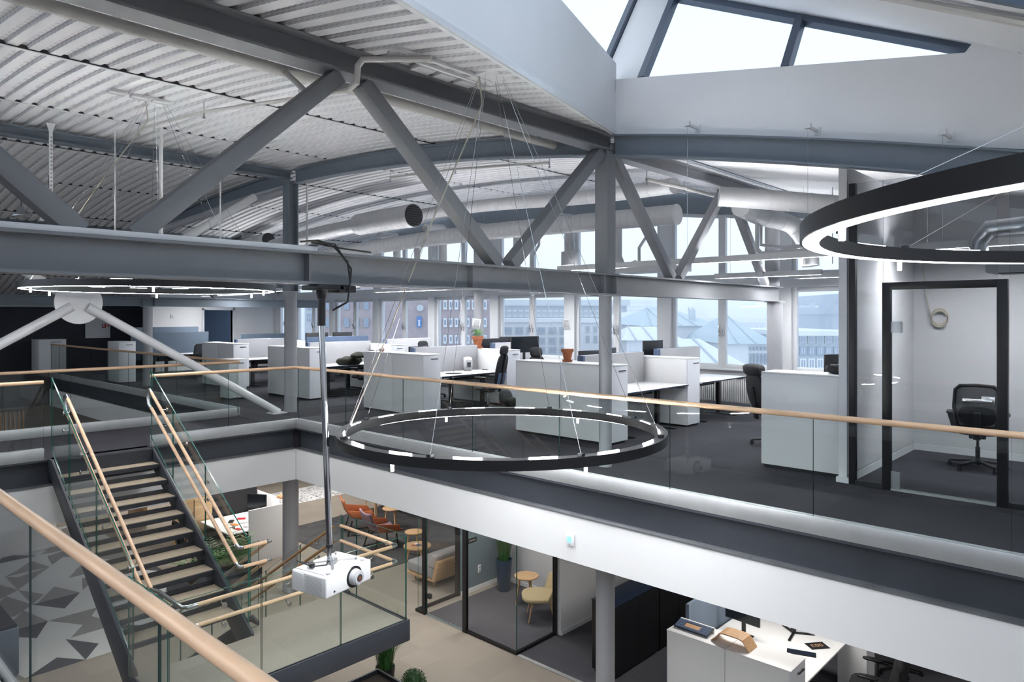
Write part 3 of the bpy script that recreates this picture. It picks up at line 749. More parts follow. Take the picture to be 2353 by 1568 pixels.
def sprinkler_run(pts, r, lab):
    e = thing('sprinkler_pipe', lab, 'sprinkler pipe', pts[0])
    build('pipe', MB().tube(pts, r, 8), 'pipe', e)
    for k in range(len(pts)):
        p = pts[k]; build('hanger', MB().tube([p, (p[0], p[1], DK(p[1]) - .004)], .006, 5), 'galv', e)
        build('sprinkler_head', MB().lathe([(.006, -.09), (.022, -.085), (.008, -.04), (.012, 0)], 8, p), 'galv', e)
sprinkler_run([(4.2, 7.2, DK(7.2) - .13), (4.0, 9.2, DK(9.2) - .13), (3.9, 11.2, DK(11.2) - .13)], .022, 'thin white sprinkler pipe under the deck by the big diagonal')
sprinkler_run([(8.6, 7.2, DK(7.2) - .16), (8.6, 9.4, DK(9.4) - .16), (8.6, 11.3, DK(11.3) - .16)], .022, 'thin sprinkler pipe under the deck behind the curved beam')
sprinkler_run([(8.9, 5.6, 3.9), (9.9, 5.55, 3.9), (10.9, 5.5, 3.88)], .03, 'white sprinkler pipe beside the short top chord')

# ---- ducts
def duct(pts, r, lab, mt='duct', ribs=.28, end=None):
    e = thing('duct', lab, 'duct', pts[len(pts) // 2])
    P = [Vector(p) for p in pts]
    # resample with a smooth curve
    S = []
    for i in range(len(P) - 1):
        p0, p1, p2, p3 = P[max(i-1, 0)], P[i], P[i+1], P[min(i+2, len(P)-1)]
        for k in range(5):
            t = k / 5; S.append(.5 * ((2*p1) + (-p0+p2)*t + (2*p0-5*p1+4*p2-p3)*t*t + (-p0+3*p1-3*p2+p3)*t**3))
    S.append(P[-1])
    build('duct_body', MB().tube(S, r, 20), mt, e)
    if ribs:
        acc = 0; q = MB()
        for i in range(len(S) - 1):
            d = (S[i+1] - S[i]); ln = d.length
            while acc < ln:
                c = S[i] + d * (acc / ln); dd = d.normalized() * .006
                q.tube([c - dd, c + dd], r + .004, 20); acc += ribs
            acc -= ln
        o = build('spiral_seams', q, mt, e); o['kind'] = 'stuff'
    if end:
        d = (S[0] - S[1]).normalized(); build('end_cap', MB().tube([S[0] - d * .01, S[0] + d * .012], r + .008, 28), end, e)
    return e
zz = lambda v, d: DK(v) - d
duct([(11.5, 6.6, 3.76), (11.5, 9, 3.80), (11.45, 12, 3.83), (11.3, 15, 3.76), (11.1, 18, 3.58), (10.9, 21, 3.3)], .185, 'big white spiral duct with a flat white end in front of the windows', 'duct', .16, 'duct')
duct([(10.2, 5.9, 4.02), (10.6, 8, 4.12), (10.7, 11, 4.28), (10.6, 14, 4.25), (10.5, 17, 4.05), (10.4, 20, 3.75)], .13, 'slimmer white duct above the big spiral duct', 'duct', .5)
g1 = duct([(9.75, 12.0, 4.08), (9.75, 13.0, 4.08), (9.75, 14.0, 4.06)], .25, 'fat white duct silencer with a round black grille', 'duct', .2, None)
q = MB().tube([(9.75, 11.97, 4.08), (9.75, 11.998, 4.08)], .24, 28); build('grille', q, 'black_matt', g1)
q = MB()
for k in range(9): q.box(9.75 - .23 * math.sqrt(max(.05, 1 - ((k - 4) / 4.6) ** 2)), 11.955, 3.862 + k * .053, 9.75 + .23 * math.sqrt(max(.05, 1 - ((k - 4) / 4.6) ** 2)), 11.972, 3.874 + k * .053)
o = build('grille_bars', q, 'steel_dark', g1); o['kind'] = 'stuff'
duct([(9.75, 14.05, 4.06), (9.75, 16.2, 3.98), (9.8, 18.2, 3.85)], .16, 'white duct running on from the fat silencer towards the far column', 'duct', .4)
g2 = duct([(9.9, 18.6, 4.05), (9.9, 19.6, 4.02), (9.85, 20.8, 3.95)], .2, 'far white duct with a small black grille behind the round column', 'duct', .2)
build('grille', MB().tube([(9.9, 18.57, 4.055), (9.9, 18.598, 4.055)], .19, 24), 'black_matt', g2)
duct([(11.9, 2.96, 3.50), (11.1, 3.6, 3.55), (10.35, 4.5, 3.66), (10.0, 5.02, 3.72)], .15, 'white round duct under the ceiling boards beside the skylight beam', 'duct', .3, 'duct')
duct([(10.6, 4.95, 3.62), (11.3, 4.95, 3.55), (12.0, 4.7, 3.45), (12.15, 4.5, 3.1), (12.15, 4.45, 2.75)], .15, 'bright white duct elbow bending down to the window lamp', 'duct', .4)
# drop ducts with diffuser cans
for k, (v, z0, can, lab) in enumerate(((9.7, 3.02, .2, 'vertical white duct drop ending in a wide can'), (13.7, 2.75, .18, 'vertical white duct drop above the brick building'), (15.6, 2.75, .16, 'vertical white duct drop beside the slanted window head'), (17.6, 2.7, .16, 'farthest vertical white duct drop'))):
    e = thing('duct_drop', lab, 'duct', (12.3 if k == 0 else 12.1, v, z0))
    u = 12.3 if k == 0 else 12.1
    build('pipe', MB().lathe([(.105, z0 + .28), (.105, DK(v) - .65)], 20, (u, v, 0)), 'duct', e)
    build('diffuser_can', MB().lathe([(can, z0), (can, z0 + .30)], 24, (u, v, 0)), 'duct', e, bevel=.008)
    build('neck', MB().tube([(u, v, DK(v) - .66), (u - .3, v, DK(v) - .68), (u - .6, v, DK(v) - .7)], .1, 14), 'duct', e)
for k, (v, lab) in enumerate(((8.0, 'white hooked pipe with valve left of the truss post'), (10.9, 'white hooked pipe with valve beside the big diagonal'), (14.6, 'thin bent white pipe in front of the far upper windows'))):
    e = thing('hook_pipe', lab, 'pipe', (12.4, v, 2.9))
    build('pipe', MB().tube([(12.4, v + .5, DK(v) - .7), (12.4, v + .5, 3.15), (12.4, v + .42, 2.98), (12.4, v + .25, 2.92), (12.4, v + .05, 2.98)], .085, 12), 'duct', e)
    build('valve_pipe', MB().tube([(12.35, v - .25, DK(v) - .8), (12.35, v - .25, 3.55), (12.35, v - .05, 3.3), (12.35, v - .05, 2.98)], .032, 8), 'duct', e)
    build('cooling_unit', MB().box(12.1, v - 1.1, 2.78, 12.6, v + .3, 2.9), 'white', e, bevel=.01)
# pipes at the right truss end
e = thing('pipe_loop', 'bundle of white water pipes dropping beside the window truss', 'pipe', (11.2, 4.9, 2.9))
build('pipe', MB().tube([(11.2, 4.95, 3.7), (11.2, 4.95, 3.0), (11.25, 4.9, 2.93), (11.5, 4.5, 2.95), (11.9, 3.6, 3.05)], .035, 10), 'white_gloss', e)
build('pipe', MB().tube([(11.35, 4.95, 3.7), (11.35, 4.95, 3.08), (11.5, 4.6, 3.02), (12.0, 3.7, 3.12)], .03, 10), 'white_gloss', e)
build('valve', MB().box(11.55, 4.3, 2.86, 11.68, 4.42, 2.98), 'galv', e)
q = MB()
for k in range(6): q.tube([(11.9 + k * .12, 4.0 - k * .1, DK(4) - .02), (11.9 + k * .12, 4.0 - k * .1, 2.75 + .1 * (k % 3))], .008, 5)
single('hanger_rods', q, 'white', 'cluster of thin white hanger rods under the ceiling boards', 'hanger rod', kind='stuff')
e = thing('control_box', 'black electrical control box hanging among the white pipes', 'control box', (12.4, 3.9, 3.3))
build('housing', MB().box(12.35, 3.75, 3.28, 12.5, 4.1, 3.44), 'black', e, bevel=.006); build('label_plate', MB().box(12.343, 4.02, 3.34, 12.35, 4.08, 3.42), 'bamboo_ply', e)
for k, (u, v, z, lab) in enumerate(((3.62, 16.65, 3.86, 'grey dome pendant lamp at the far left below the deck'), (4.0, 16.3, 3.80, 'lit dome pendant lamp beside the grey one at the far left'))):
    e = thing('pendant_lamp', lab, 'pendant lamp', (u, v, z)); build('shade', MB().lathe([(.16, 0), (.15, .05), (.07, .11), (.04, .2), (.03, .22)], 24, (u, v, z), cap=False), 'galv', e, solid=.004); build('cord', MB().tube([(u, v, z + .2), (u, v, DK(v))], .006, 6), 'black', e); build('bulb', MB().lathe([(.01, .03), (.07, .04), (.07, .055)], 16, (u, v, z)), 'led_soft' if k else 'white', e)
# smoke detector
e = thing('smoke_detector', 'small round white smoke detector on the smooth ceiling boards', 'smoke detector', (10.9, 3.2, DK(3.2) - .05))
build('base', MB().lathe([(.06, -.015), (.06, 0)], 18, (10.9, 3.2, DK(3.2) - .003)), 'white_gloss', e); build('sensor', MB().lathe([(.02, -.05), (.045, -.04), (.05, -.015)], 18, (10.9, 3.2, DK(3.2) - .003)), 'white_gloss', e)
# wall brackets under the skylight wall
for k, (v, lab) in enumerate(((3.95, 'small clamp bracket on the skylight wall nearest the corner'), (2.62, 'small clamp bracket in the middle of the skylight wall'), (1.45, 'small clamp bracket on the skylight wall nearest the ring lamp'))):
    z = DK(v) - .02 + .05
    e = thing('wall_bracket', lab, 'bracket', (7.34, v, z))
    build('plate', MB().box(7.35, v - .03, z - .02, 7.36, v + .03, z + .06), 'white', e); build('arm', MB().bar((7.355, v, z + .02), (7.16, v + .02, z + .03), .02, .03), 'white', e)
    build('jaw', MB().box(7.13, v - .01, z + .01, 7.17, v + .05, z + .06), 'white', e); build('wire', MB().tube([(7.15, v + .02, z + .01), (7.15, v + .02, 2.6)], .0018, 4), 'inox', e)

# ================================================================== PROJECTOR
pj = thing('projector', 'white ceiling projector hanging on a long chrome pole from the truss', 'projector', (3.27, 5.24, -.36))
top = Vector((3.27, 5.24, 2.15)); bot = Vector((3.315, 5.19, -.05))
build('pole', MB().tube([top + Vector((0, 0, -.33)), bot], .026, 16), 'chrome', pj)
build('pole_sleeve', MB().tube([top + Vector((0, 0, -.09)), top + Vector((0, 0, -.33))], .034, 16), 'black', pj)
build('pole_joint', MB().tube([top + Vector((0, 0, -.03)), top + Vector((0, 0, -.1))], .05, 12, r2=.036), 'black', pj)
build('beam_clamp', MB().box(3.15, 5.1, 2.12, 3.4, 5.36, 2.16).box(3.36, 5.1, 2.10, 3.52, 5.3, 2.16), 'black', pj, bevel=.006)
build('collar', MB().tube([bot + Vector((0, 0, .03)), bot + Vector((0, 0, .0))], .03, 16), 'black', pj)
build('cable', MB().tube([(3.0, 5.12, 2.5), (3.15, 5.1, 2.52), (3.3, 5.1, 2.48), (3.42, 5.08, 2.36), (3.44, 5.07, 2.2), (3.42, 5.08, 2.02), (3.34, 5.18, 1.95)], .009, 6).tube([(3.1, 5.12, 2.51), (3.3, 5.09, 2.5), (3.45, 5.07, 2.30), (3.43, 5.06, 2.17)], .008, 6).tube([(3.1, 5.12, 2.5), (3.4, 5.11, 2.47), (3.7, 5.14, 2.46)], .008, 6), 'black', pj)
# body: local frame, lens axis towards the viewer's lower right
ang = math.atan2(-.98, .20) ; fx = Vector((math.cos(ang), math.sin(ang), 0)); sx = Vector((-fx.y, fx.x, 0))
C = Vector((bot.x, bot.y, 0)) + fx * .03
def Q(a, b, z): return C + fx * a + sx * b + Vector((0, 0, z))
def pbox(a0, a1, b0, b1, z0, z1):
    q = MB(); q.add([Q(a0,b0,z0),Q(a1,b0,z0),Q(a1,b1,z0),Q(a0,b1,z0),Q(a0,b0,z1),Q(a1,b0,z1),Q(a1,b1,z1),Q(a0,b1,z1)], [(0,3,2,1),(4,5,6,7),(0,1,5,4),(1,2,6,5),(2,3,7,6),(3,0,4,7)]); return q
D0, D1, B0, B1, Z0, Z1 = -.20, .20, -.26, .26, -.355, -.185
build('body', pbox(D0, D1, B0, B1, Z0, Z1), 'white_gloss', pj, bevel=.014, seg=3)
build('top_lid', pbox(D0 + .02, D1 - .05, B0 + .03, B1 - .02, Z1, Z1 + .008), 'white', pj, bevel=.003)
lc = .055
build('lens_recess', MB().tube([Q(D1 - .01, lc, -.27), Q(D1 + .003, lc, -.27)], .088, 32), 'black', pj)
build('lens_barrel', MB().tube([Q(D1, lc, -.27), Q(D1 + .02, lc, -.27), Q(D1 + .05, lc, -.27)], .068, 32, r2=.06), 'plastic_grey', pj)
build('lens_ring', MB().tube([Q(D1 + .05, lc, -.27), Q(D1 + .062, lc, -.27)], .05, 32), 'plastic_grey', pj)
build('lens_glass', MB().tube([Q(D1 + .055, lc, -.27), Q(D1 + .064, lc, -.27)], .035, 28, r2=.03), 'lens', pj)
build('lens_core', MB().tube([Q(D1 + .064, lc, -.27), Q(D1 + .066, lc, -.27)], .016, 20), 'lens_gold', pj)
build('ir_sensor', MB().tube([Q(D1 - .004, -.17, -.32), Q(D1 + .003, -.17, -.32)], .009, 14), 'black', pj)
vent = MB()
for i in range(16):
    for j in range(12): vent.add([Q(-.03 + i * .0115, B0 - .001, -.34 + j * .0115), Q(-.0225 + i * .0115, B0 - .001, -.34 + j * .0115), Q(-.0225 + i * .0115, B0 - .001, -.3335 + j * .0115), Q(-.03 + i * .0115, B0 - .001, -.3335 + j * .0115)], [(0, 1, 2, 3)])
for i in range(8):
    for j in range(11): vent.add([Q(-.165 + i * .0125, B0 - .001, -.335 + j * .0115), Q(-.157 + i * .0125, B0 - .001, -.335 + j * .0115), Q(-.157 + i * .0125, B0 - .001, -.3285 + j * .0115), Q(-.165 + i * .0125, B0 - .001, -.3285 + j * .0115)], [(0, 1, 2, 3)])
o = build('vent_holes', vent, 'plastic_grey', pj); o['kind'] = 'stuff'
build('vent_frame', pbox(-.18, -.055, B0 - .004, B0, -.345, -.195), 'white_gloss', pj, bevel=.002)
for (a, b) in ((.12, .16), (-.13, .17), (.13, -.12), (-.12, -.13)):
    build('mount_arm', MB().bar(Q(0, 0, Z1 + .03), Q(a, b, Z1 + .02), .022, .006), 'inox', pj)
    build('mount_screw', MB().tube([Q(a, b, Z1 + .035), Q(a, b, Z1 + .002)], .008, 8), 'inox', pj)
build('mount_plate', MB().tube([Q(0, 0, Z1 + .02), Q(0, 0, Z1 + .05)], .045, 20), 'inox', pj)
build('pole_foot', MB().tube([bot, Q(-.03, 0, Z1 + .045)], .022, 14), 'chrome', pj)
for b in (-.19, .20): build('foot', MB().tube([Q(.15, b, Z1), Q(.15, b, Z1 + .016)], .022, 16), 'plastic_grey', pj)
build('power_plug', MB().bar(Q(-.10, -.14, Z1 + .03), Q(-.02, -.20, Z1 + .04), .045, .035), 'black', pj, bevel=.006)
build('power_cable', MB().tube([Q(-.1, -.14, Z1 + .03), Q(-.19, -.14, Z1 + .02), Q(-.2, -.2, Z1 + .05), Q(-.02, -.2, Z1 + .035), Q(.02, -.08, Z1 + .02), Q(-.02, -.02, Z1 + .05)], .006, 6), 'black', pj)

# ================================================================== UPPER OFFICE FURNITURE
CABS = {}
def cabinet(label, u, v0, v1, z0=0., h=1.18, wd=.43, facing=-1, mt='cab_white', group='white tower cabinets at the desk ends', end='cab_end'):
    """tower cabinet: long side along v, pull-out front with a handle at the end that faces 'facing' v"""
    c = thing('tower_cabinet', label, 'cabinet', (u + wd / 2, (v0 + v1) / 2, z0), group=group)
    build('plinth', MB().box(u + .03, v0 + .03, z0, u + wd - .03, v1 - .03, z0 + .04), 'black', c)
    a, b = (v0 + .02, v1) if facing < 0 else (v0, v1 - .02)
    build('body', MB().box(u, a, z0 + .035, u + wd, b, z0 + h - .022), mt, c, bevel=.002)
    build('top_panel', MB().box(u - .002, v0, z0 + h - .02, u + wd + .002, v1, z0 + h), mt, c, bevel=.002)
    f = (v0, v0 + .018) if facing < 0 else (v1 - .018, v1)
    d = build('drawer_front', MB().box(u + .003, f[0], z0 + .04, u + wd - .003, f[1], z0 + h - .026), end, c, bevel=.002)
    y = f[0] if facing < 0 else f[1]
    build('handle', MB().box(u + wd * .42, y + facing * .028, z0 + h - .10, u + wd * .80, y + facing * .016, z0 + h - .085).box(u + wd * .45, y, z0 + h - .097, u + wd * .48, y + facing * .018, z0 + h - .088).box(u + wd * .74, y, z0 + h - .097, u + wd * .77, y + facing * .018, z0 + h - .088), 'black', d)
    return c
def desk(label, u0, u1, v0, v1, z=.74, group='white sit-stand desks'):
    d = thing('desk', label, 'desk', ((u0 + u1) / 2, (v0 + v1) / 2, 0), group=group)
    build('tabletop', MB().box(u0, v0, z - .025, u1, v1, z), 'cab_white', d, bevel=.003)
    build('edge_band', MB().box(u0, v0 - .002, z - .026, u1, v0, z - .003).box(u0, v1, z - .026, u1, v1 + .002, z - .003), 'navy', d)
    vm = (v0 + v1) / 2
    build('cross_beam', MB().box(u0 + .3, vm - .04, z - .08, u1 - .3, vm + .04, z - .027), 'black', d)
    for u in (u0 + .3, u1 - .3):
        build('leg', MB().box(u - .045, vm - .03, .03, u + .045, vm + .03, z - .026), 'black', d, bevel=.004)
        build('foot', MB().box(u - .04, v0 + .08, .0, u + .04, v1 - .08, .03), 'black', d, bevel=.008)
    build('cable_tray', MB().box(u0 + .35, vm + .06, z - .16, u1 - .35, vm + .2, z - .12), 'black', d)
    build('control', MB().box(u1 - .3, v0 + .01, z - .045, u1 - .12, v0 + .06, z - .027), 'black', d)
    return d
def screen(label, u0, u1, v, z0=.62, z1=1.28, face='felt_light', th=.05, endm='felt_blue', group='felt desk screens', z1b=None):
    z1b = z1b or z1
    s = thing('desk_screen', label, 'desk screen', ((u0 + u1) / 2, v, z0), group=group)
    build('panel', MB().prism([(u0, v - th / 2, z0), (u1, v - th / 2, z0), (u1, v - th / 2, z1b), (u0, v - th / 2, z1)], (0, th, 0)), face, s, bevel=.012)
    build('end_cover', MB().box(u0 - .006, v - th / 2 - .003, z0 + .01, u0 + .05, v + th / 2 + .003, z1 - .008), endm, s, bevel=.004)
    build('clamp', MB().box(u0 + .3, v - .027, z0, u0 + .36, v + .027, z0 + .12).box(u1 - .36, v - .027, z0, u1 - .3, v + .027, z0 + .12), 'black', s)
    return s
def monitor(label, u, v, z, rz=0., wd=.60, h=.35, group='black desk monitors', zt=.745):
    """screen faces local -v; z = centre of the screen; stands on the desk at zt"""
    o = thing('monitor', label, 'monitor', (u, v, zt), rz, group)
    zc = z - zt
    build('display', MB().box(-wd/2 + .008, -.022, zc - h/2 + .014, wd/2 - .008, -.018, zc + h/2 - .008), 'screen_black', o, world=False)
    build('casing', MB().box(-wd/2, -.018, zc - h/2, wd/2, .018, zc + h/2), 'black', o, world=False, bevel=.005)
    build('stand', MB().box(-.03, .02, .012, .03, .05, zc + .02), 'black', o, world=False, bevel=.005)
    build('base', MB().box(-.13, -.07, 0, .13, .11, .012), 'black', o, world=False, bevel=.01)
    return o

# ---- task chair (faces local +y)
def round_pad(mb, cx, cy, cz, sx, sy, sz, m=0, nu=14, nv=10, p=3.2):
    """soft block: a superellipsoid pad"""
    sp = lambda c: math.copysign(abs(c) ** (2 / p), c)
    def f(a, b):
        t, ph = 2 * PI * a, -PI / 2 + PI * b
        return (cx + sx * sp(math.cos(t)) * sp(math.cos(ph)), cy + sy * sp(math.sin(t)) * sp(math.cos(ph)), cz + sz * sp(math.sin(ph)))
    return mb.grid(f, nu, nv, m, close_u=True)
def tilt(mb, deg, pz, py=0):
    a = math.radians(deg); c, s = math.cos(a), math.sin(a)
    mb.v = [(x, py + (y - py) * c + (z - pz) * s, pz - (y - py) * s + (z - pz) * c) for x, y, z in mb.v]; return mb
CH = {}
def make_chair(style, label, loc, rz):
    if style in CH: return copy_tree(CH[style], loc, rz, label)
    c = thing('office_chair', label, 'chair', loc, rz, 'black office chairs')
    hub = MB().lathe([(.035, .07), (.045, .12), (.03, .14)], 12); build('hub', hub, 'black', c, world=False)
    lg = MB().bar((0, .03, .105), (0, .31, .075), .045, .03); g0 = build('leg', lg, 'black', c, world=False, bevel=.006)
    cq = MB().tube([(-.012, .31, .03), (.012, .31, .03)], .03, 12).box(-.014, .295, .03, .014, .325, .075)
    k0 = build('caster', cq, 'black', g0, world=False)
    for k in range(1, 5):
        g = share(g0, c, (0, 0, 0), (0, 0, 2 * PI * k / 5)); share(k0, g, (0, 0, 0))
    build('gas_lift', MB().lathe([(.026, .12), (.026, .28), (.016, .281), (.016, .41)], 12), 'inox' if style != 'mesh' else 'black', c, world=False)
    build('mechanism', MB().box(-.09, -.12, .39, .09, .12, .44), 'black', c, world=False, bevel=.015)
    build('seat', round_pad(MB(), 0, .03, .475, .245, .245, .045), 'black_matt', c, world=False)
    if style == 'high':
        build('backrest', tilt(round_pad(MB(), 0, -.235, .86, .215, .035, .32), -12, .55, -.22), 'black_matt', c, world=False)
        build('headrest', tilt(round_pad(MB(), 0, -.22, 1.24, .135, .05, .095), -12, .55, -.22), 'black_matt', c, world=False)
        build('spine', tilt(MB().box(-.03, -.30, .42, .03, -.27, 1.18), -12, .55, -.22), 'black', c, world=False, bevel=.008)
        build('back_cover', tilt(MB().box(-.15, -.285, .56, .15, -.268, .80), -12, .55, -.22), 'felt_blue', c, world=False, bevel=.006)
    elif style == 'wrap':
        build('backrest', tilt(round_pad(MB(), 0, -.24, .83, .235, .05, .30, p=2.4), -10, .5, -.22), 'black_matt', c, world=False)
        build('headrest', tilt(round_pad(MB(), 0, -.22, 1.13, .24, .075, .085, p=3.5), -10, .5, -.22), 'black_matt', c, world=False)
        build('spine', tilt(MB().box(-.04, -.32, .42, .04, -.28, .9), -10, .5, -.22), 'black', c, world=False, bevel=.008)
    else:
        # mesh back in a rounded frame
        pts = [(-.20, .56), (-.235, .80), (-.22, 1.02), (-.17, 1.075), (0, 1.085), (.17, 1.075), (.22, 1.02), (.235, .80), (.20, .56), (0, .54)]
        q = MB().tube([(x, -.25, z) for x, z in pts] + [(pts[0][0], -.25, pts[0][1])], .021, 8); build('back_frame', tilt(q, -10, .5, -.22), 'black', c, world=False)
        q = MB().add([(x, -.25, z) for x, z in pts], [tuple(range(len(pts)))]); o = build('back_mesh', tilt(q, -10, .5, -.22), 'mesh_fab', c, world=False, solid=.004)
        build('lumbar', tilt(round_pad(MB(), 0, -.245, .70, .19, .03, .12), -10, .5, -.22), 'black_matt', c, world=False)
        build('spine', tilt(MB().box(-.04, -.32, .42, .04, -.275, .76), -10, .5, -.22), 'black', c, world=False, bevel=.008)
    for s in (-1, 1):
        a = build('armrest', round_pad(MB(), s * .29, .02, .695, .045, .13, .02), 'black', c, world=False)
        build('arm_post', MB().bar((s * .22, -.05, .44), (s * .29, -.03, .68), .035, .06), 'black', a, world=False, bevel=.008)
    CH[style] = c
    return c
m = bpy.data.materials.new('mesh_fab'); m.use_nodes = True; nt = m.node_tree; b_ = nt.nodes['Principled BSDF']
b_.inputs['Base Color'].default_value = (.012, .012, .015, 1); b_.inputs['Roughness'].default_value = .8; b_.inputs['Alpha'].default_value = .72; MAT['mesh_fab'] = m

isl = [(6.93, 'nearest'), (11.18, 'second'), (15.15, 'third'), (18.85, 'fourth')]
tops = {0: ('the terracotta pot', 'the grey column'), 1: ('the round pink ornament', 'the fan heater desk'), 2: ('the round column', 'the chrome pole'), 3: ('the far void rail', 'the grey felt screen')}
for k, (vc, nm) in enumerate(isl):
    cabinet('white gallery tower cabinet of the %s desk row, beside %s' % (nm, tops[k][1]), 8.55, vc - .95, vc - .005)
    cabinet('white gallery tower cabinet of the %s desk row, by %s' % (nm, tops[k][0]), 8.55, vc + .005, vc + .95, facing=1)
    cabinet('white tower cabinet between the %s row desks, handle showing' % nm, 10.87, vc - .9, vc - .005)
    cabinet('white tower cabinet between the %s row desks, far half' % nm, 10.87, vc + .005, vc + .9, facing=1)
    desk('white desk on the near side of the %s desk row' % nm, 9.01, 10.85, vc - .93, vc - .06)
    desk('white desk on the far side of the %s desk row' % nm, 9.01, 10.85, vc + .06, vc + .93)
    desk('white window desk on the near side of the %s desk row' % nm, 11.33, 13.1, vc - .93, vc - .06)
    desk('white window desk on the far side of the %s desk row' % nm, 11.33, 13.1, vc + .06, vc + .93)
    screen('grey felt screen between the gallery desks of the %s desk row' % nm, 9.05, 10.84, vc - .03, .60, 1.27, 'felt_grey' if k in (1, 3) else 'felt_light')
    screen('blue felt screen behind the grey one in the %s desk row' % nm, 9.05, 10.84, vc + .03, .60, 1.27 if k != 2 else 1.40, 'felt_blue')
    screen('light felt screen between the window desks of the %s desk row' % nm, 11.34, 12.9, vc - .03, .60, 1.30)
    screen('blue felt screen on the window desks of the %s desk row' % nm, 11.34, 12.9, vc + .03, .60, 1.30, 'felt_blue')
cabinet('wide white tower cabinet beside the white wall end and the glass office', 8.72, 2.83, 3.80, h=1.20)
cabinet('low white pedestal standing behind the corner of the far balustrade', 7.35, 15.6, 16.05, h=.92, wd=.42)
cabinet('white tower cabinet against the dark wall, nearer to the column', 7.0, 21.6, 22.5, wd=.45)
cabinet('white tower cabinet alone in front of the dark wall', 6.5, 27.6, 28.5, h=1.12, wd=.8)
# slate screens by the white wall
desk('white desk with slate blue screens before the white wall', 8.3, 10.3, 22.0, 22.85); desk('white desk on the far side of the slate blue screens', 8.3, 10.3, 23.0, 23.85)
screen('tall slate blue desk screen, front of the pair', 8.2, 10.1, 22.9, .5, 1.40, 'felt_slate', endm='felt_slate'); screen('tall slate blue desk screen, rear of the pair', 8.1, 10.2, 23.9, .5, 1.55, 'felt_slate', endm='felt_slate')
desk('white desk under the pale blue grey screen', 11.2, 13.0, 22.0, 22.85); screen('pale blue grey felt screen before the dark doorway', 11.2, 13.0, 22.9, .5, 1.30, 'felt_slate', endm='felt_slate')

def mk(style, lab, u, v, deg): make_chair(style, lab, (u, v, 0), math.radians(deg))
mk('high', 'black high backed chair with blue back panel at the fan heater desk', 9.98, 9.95, 16)
mk('high', 'black high backed chair behind the potted plant', 10.75, 12.55, 175)
mk('high', 'black high backed chair behind the empty terracotta pot', 9.95, 8.35, 170)
mk('high', 'black high backed chair whose headrest shows above the pink ornament cabinet', 11.6, 16.6, 180)
mk('wrap', 'black padded chair with broad headrest behind the wide white cabinet', 10.2, 4.25, -125)
mk('mesh', 'black mesh chair with armrests inside the glass office', 10.35, 1.75, -82)
mk('mesh', 'black chair with a dark coat over it at the third desk row', 9.85, 13.95, 8)
mk('mesh', 'black chair pushed under the far desk of the third row', 9.7, 16.4, 180)
mk('mesh', 'black mesh chair half hidden behind the grey felt screen', 9.55, 12.45, 190)
mk('mesh', 'black chair at the slate blue screens', 9.2, 21.6, 0)
mk('mesh', 'black chair at the fourth desk row beside the white cabinet', 9.9, 17.6, 5)
# coat draped over a chair and desk
q = round_pad(MB(), 9.72, 14.36, .83, .34, .17, .10, p=2.2); round_pad(q, 9.98, 13.72, .78, .27, .09, .32, p=2.6); round_pad(q, 9.85, 14.02, .98, .26, .30, .06, p=2.4)
q.v = [(x + .018 * math.sin(31 * z + 9 * y), y + .018 * math.sin(27 * x + 12 * z), z + .022 * math.sin(23 * x + 17 * y)) for x, y, z in q.v]
single('coat', q, 'cloth_dark', 'dark green coat thrown over the chair at the third desk row', 'coat')
monitor('large black monitor facing the gallery behind the terracotta pot', 11.75, 10.55, 1.27, math.radians(-14), .74, .36)
monitor('black monitor with its back to the viewer above the nearest window desk', 11.9, 7.35, 1.25, math.radians(176), .62, .36)
monitor('black monitor seen from behind beside the grey column', 10.0, 7.42, 1.13, math.radians(172), .6, .34)
monitor('second black monitor seen from behind beside the grey column', 10.62, 7.48, 1.15, math.radians(192), .6, .34)
monitor('dark monitor behind the blue screen of the third desk row', 9.6, 15.6, 1.32, math.radians(175), .6, .34)
monitor('second dark monitor behind the blue screen of the third desk row', 10.35, 15.6, 1.32, math.radians(184), .6, .34)
monitor('dark blue monitor left of the big black monitor', 11.7, 11.6, 1.20, math.radians(178), .6, .36)
monitor('black monitor beside the window behind the potted plant', 12.4, 11.65, 1.24, math.radians(170), .55, .34)
monitor('slim monitor seen over the grey felt screen of the second row', 9.6, 11.62, 1.10, math.radians(180), .55, .33)
monitor('small black screen on the desk behind the wide white cabinet', 12.2, 4.05, 1.12, math.radians(150), .45, .3)
desk('white desk behind the wide white cabinet', 11.3, 13.0, 3.0, 3.95)
# bag on the wide cabinet
q = round_pad(MB(), 8.98, 2.95, 1.26, .12, .15, .06, p=2.5); b = thing('black_bag', 'black bag lying on the wide white cabinet by the wall', 'bag', (8.98, 2.95, 1.2)); build('bag_body', q, 'black_matt', b); build('strap', MB().tube([(8.9, 3.05, 1.30), (8.9, 2.98, 1.35), (8.95, 2.86, 1.32)], .01, 6), 'black', b); build('orange_patch', MB().box(8.86, 2.82, 1.22, 8.875, 2.86, 1.28), 'orange', b)
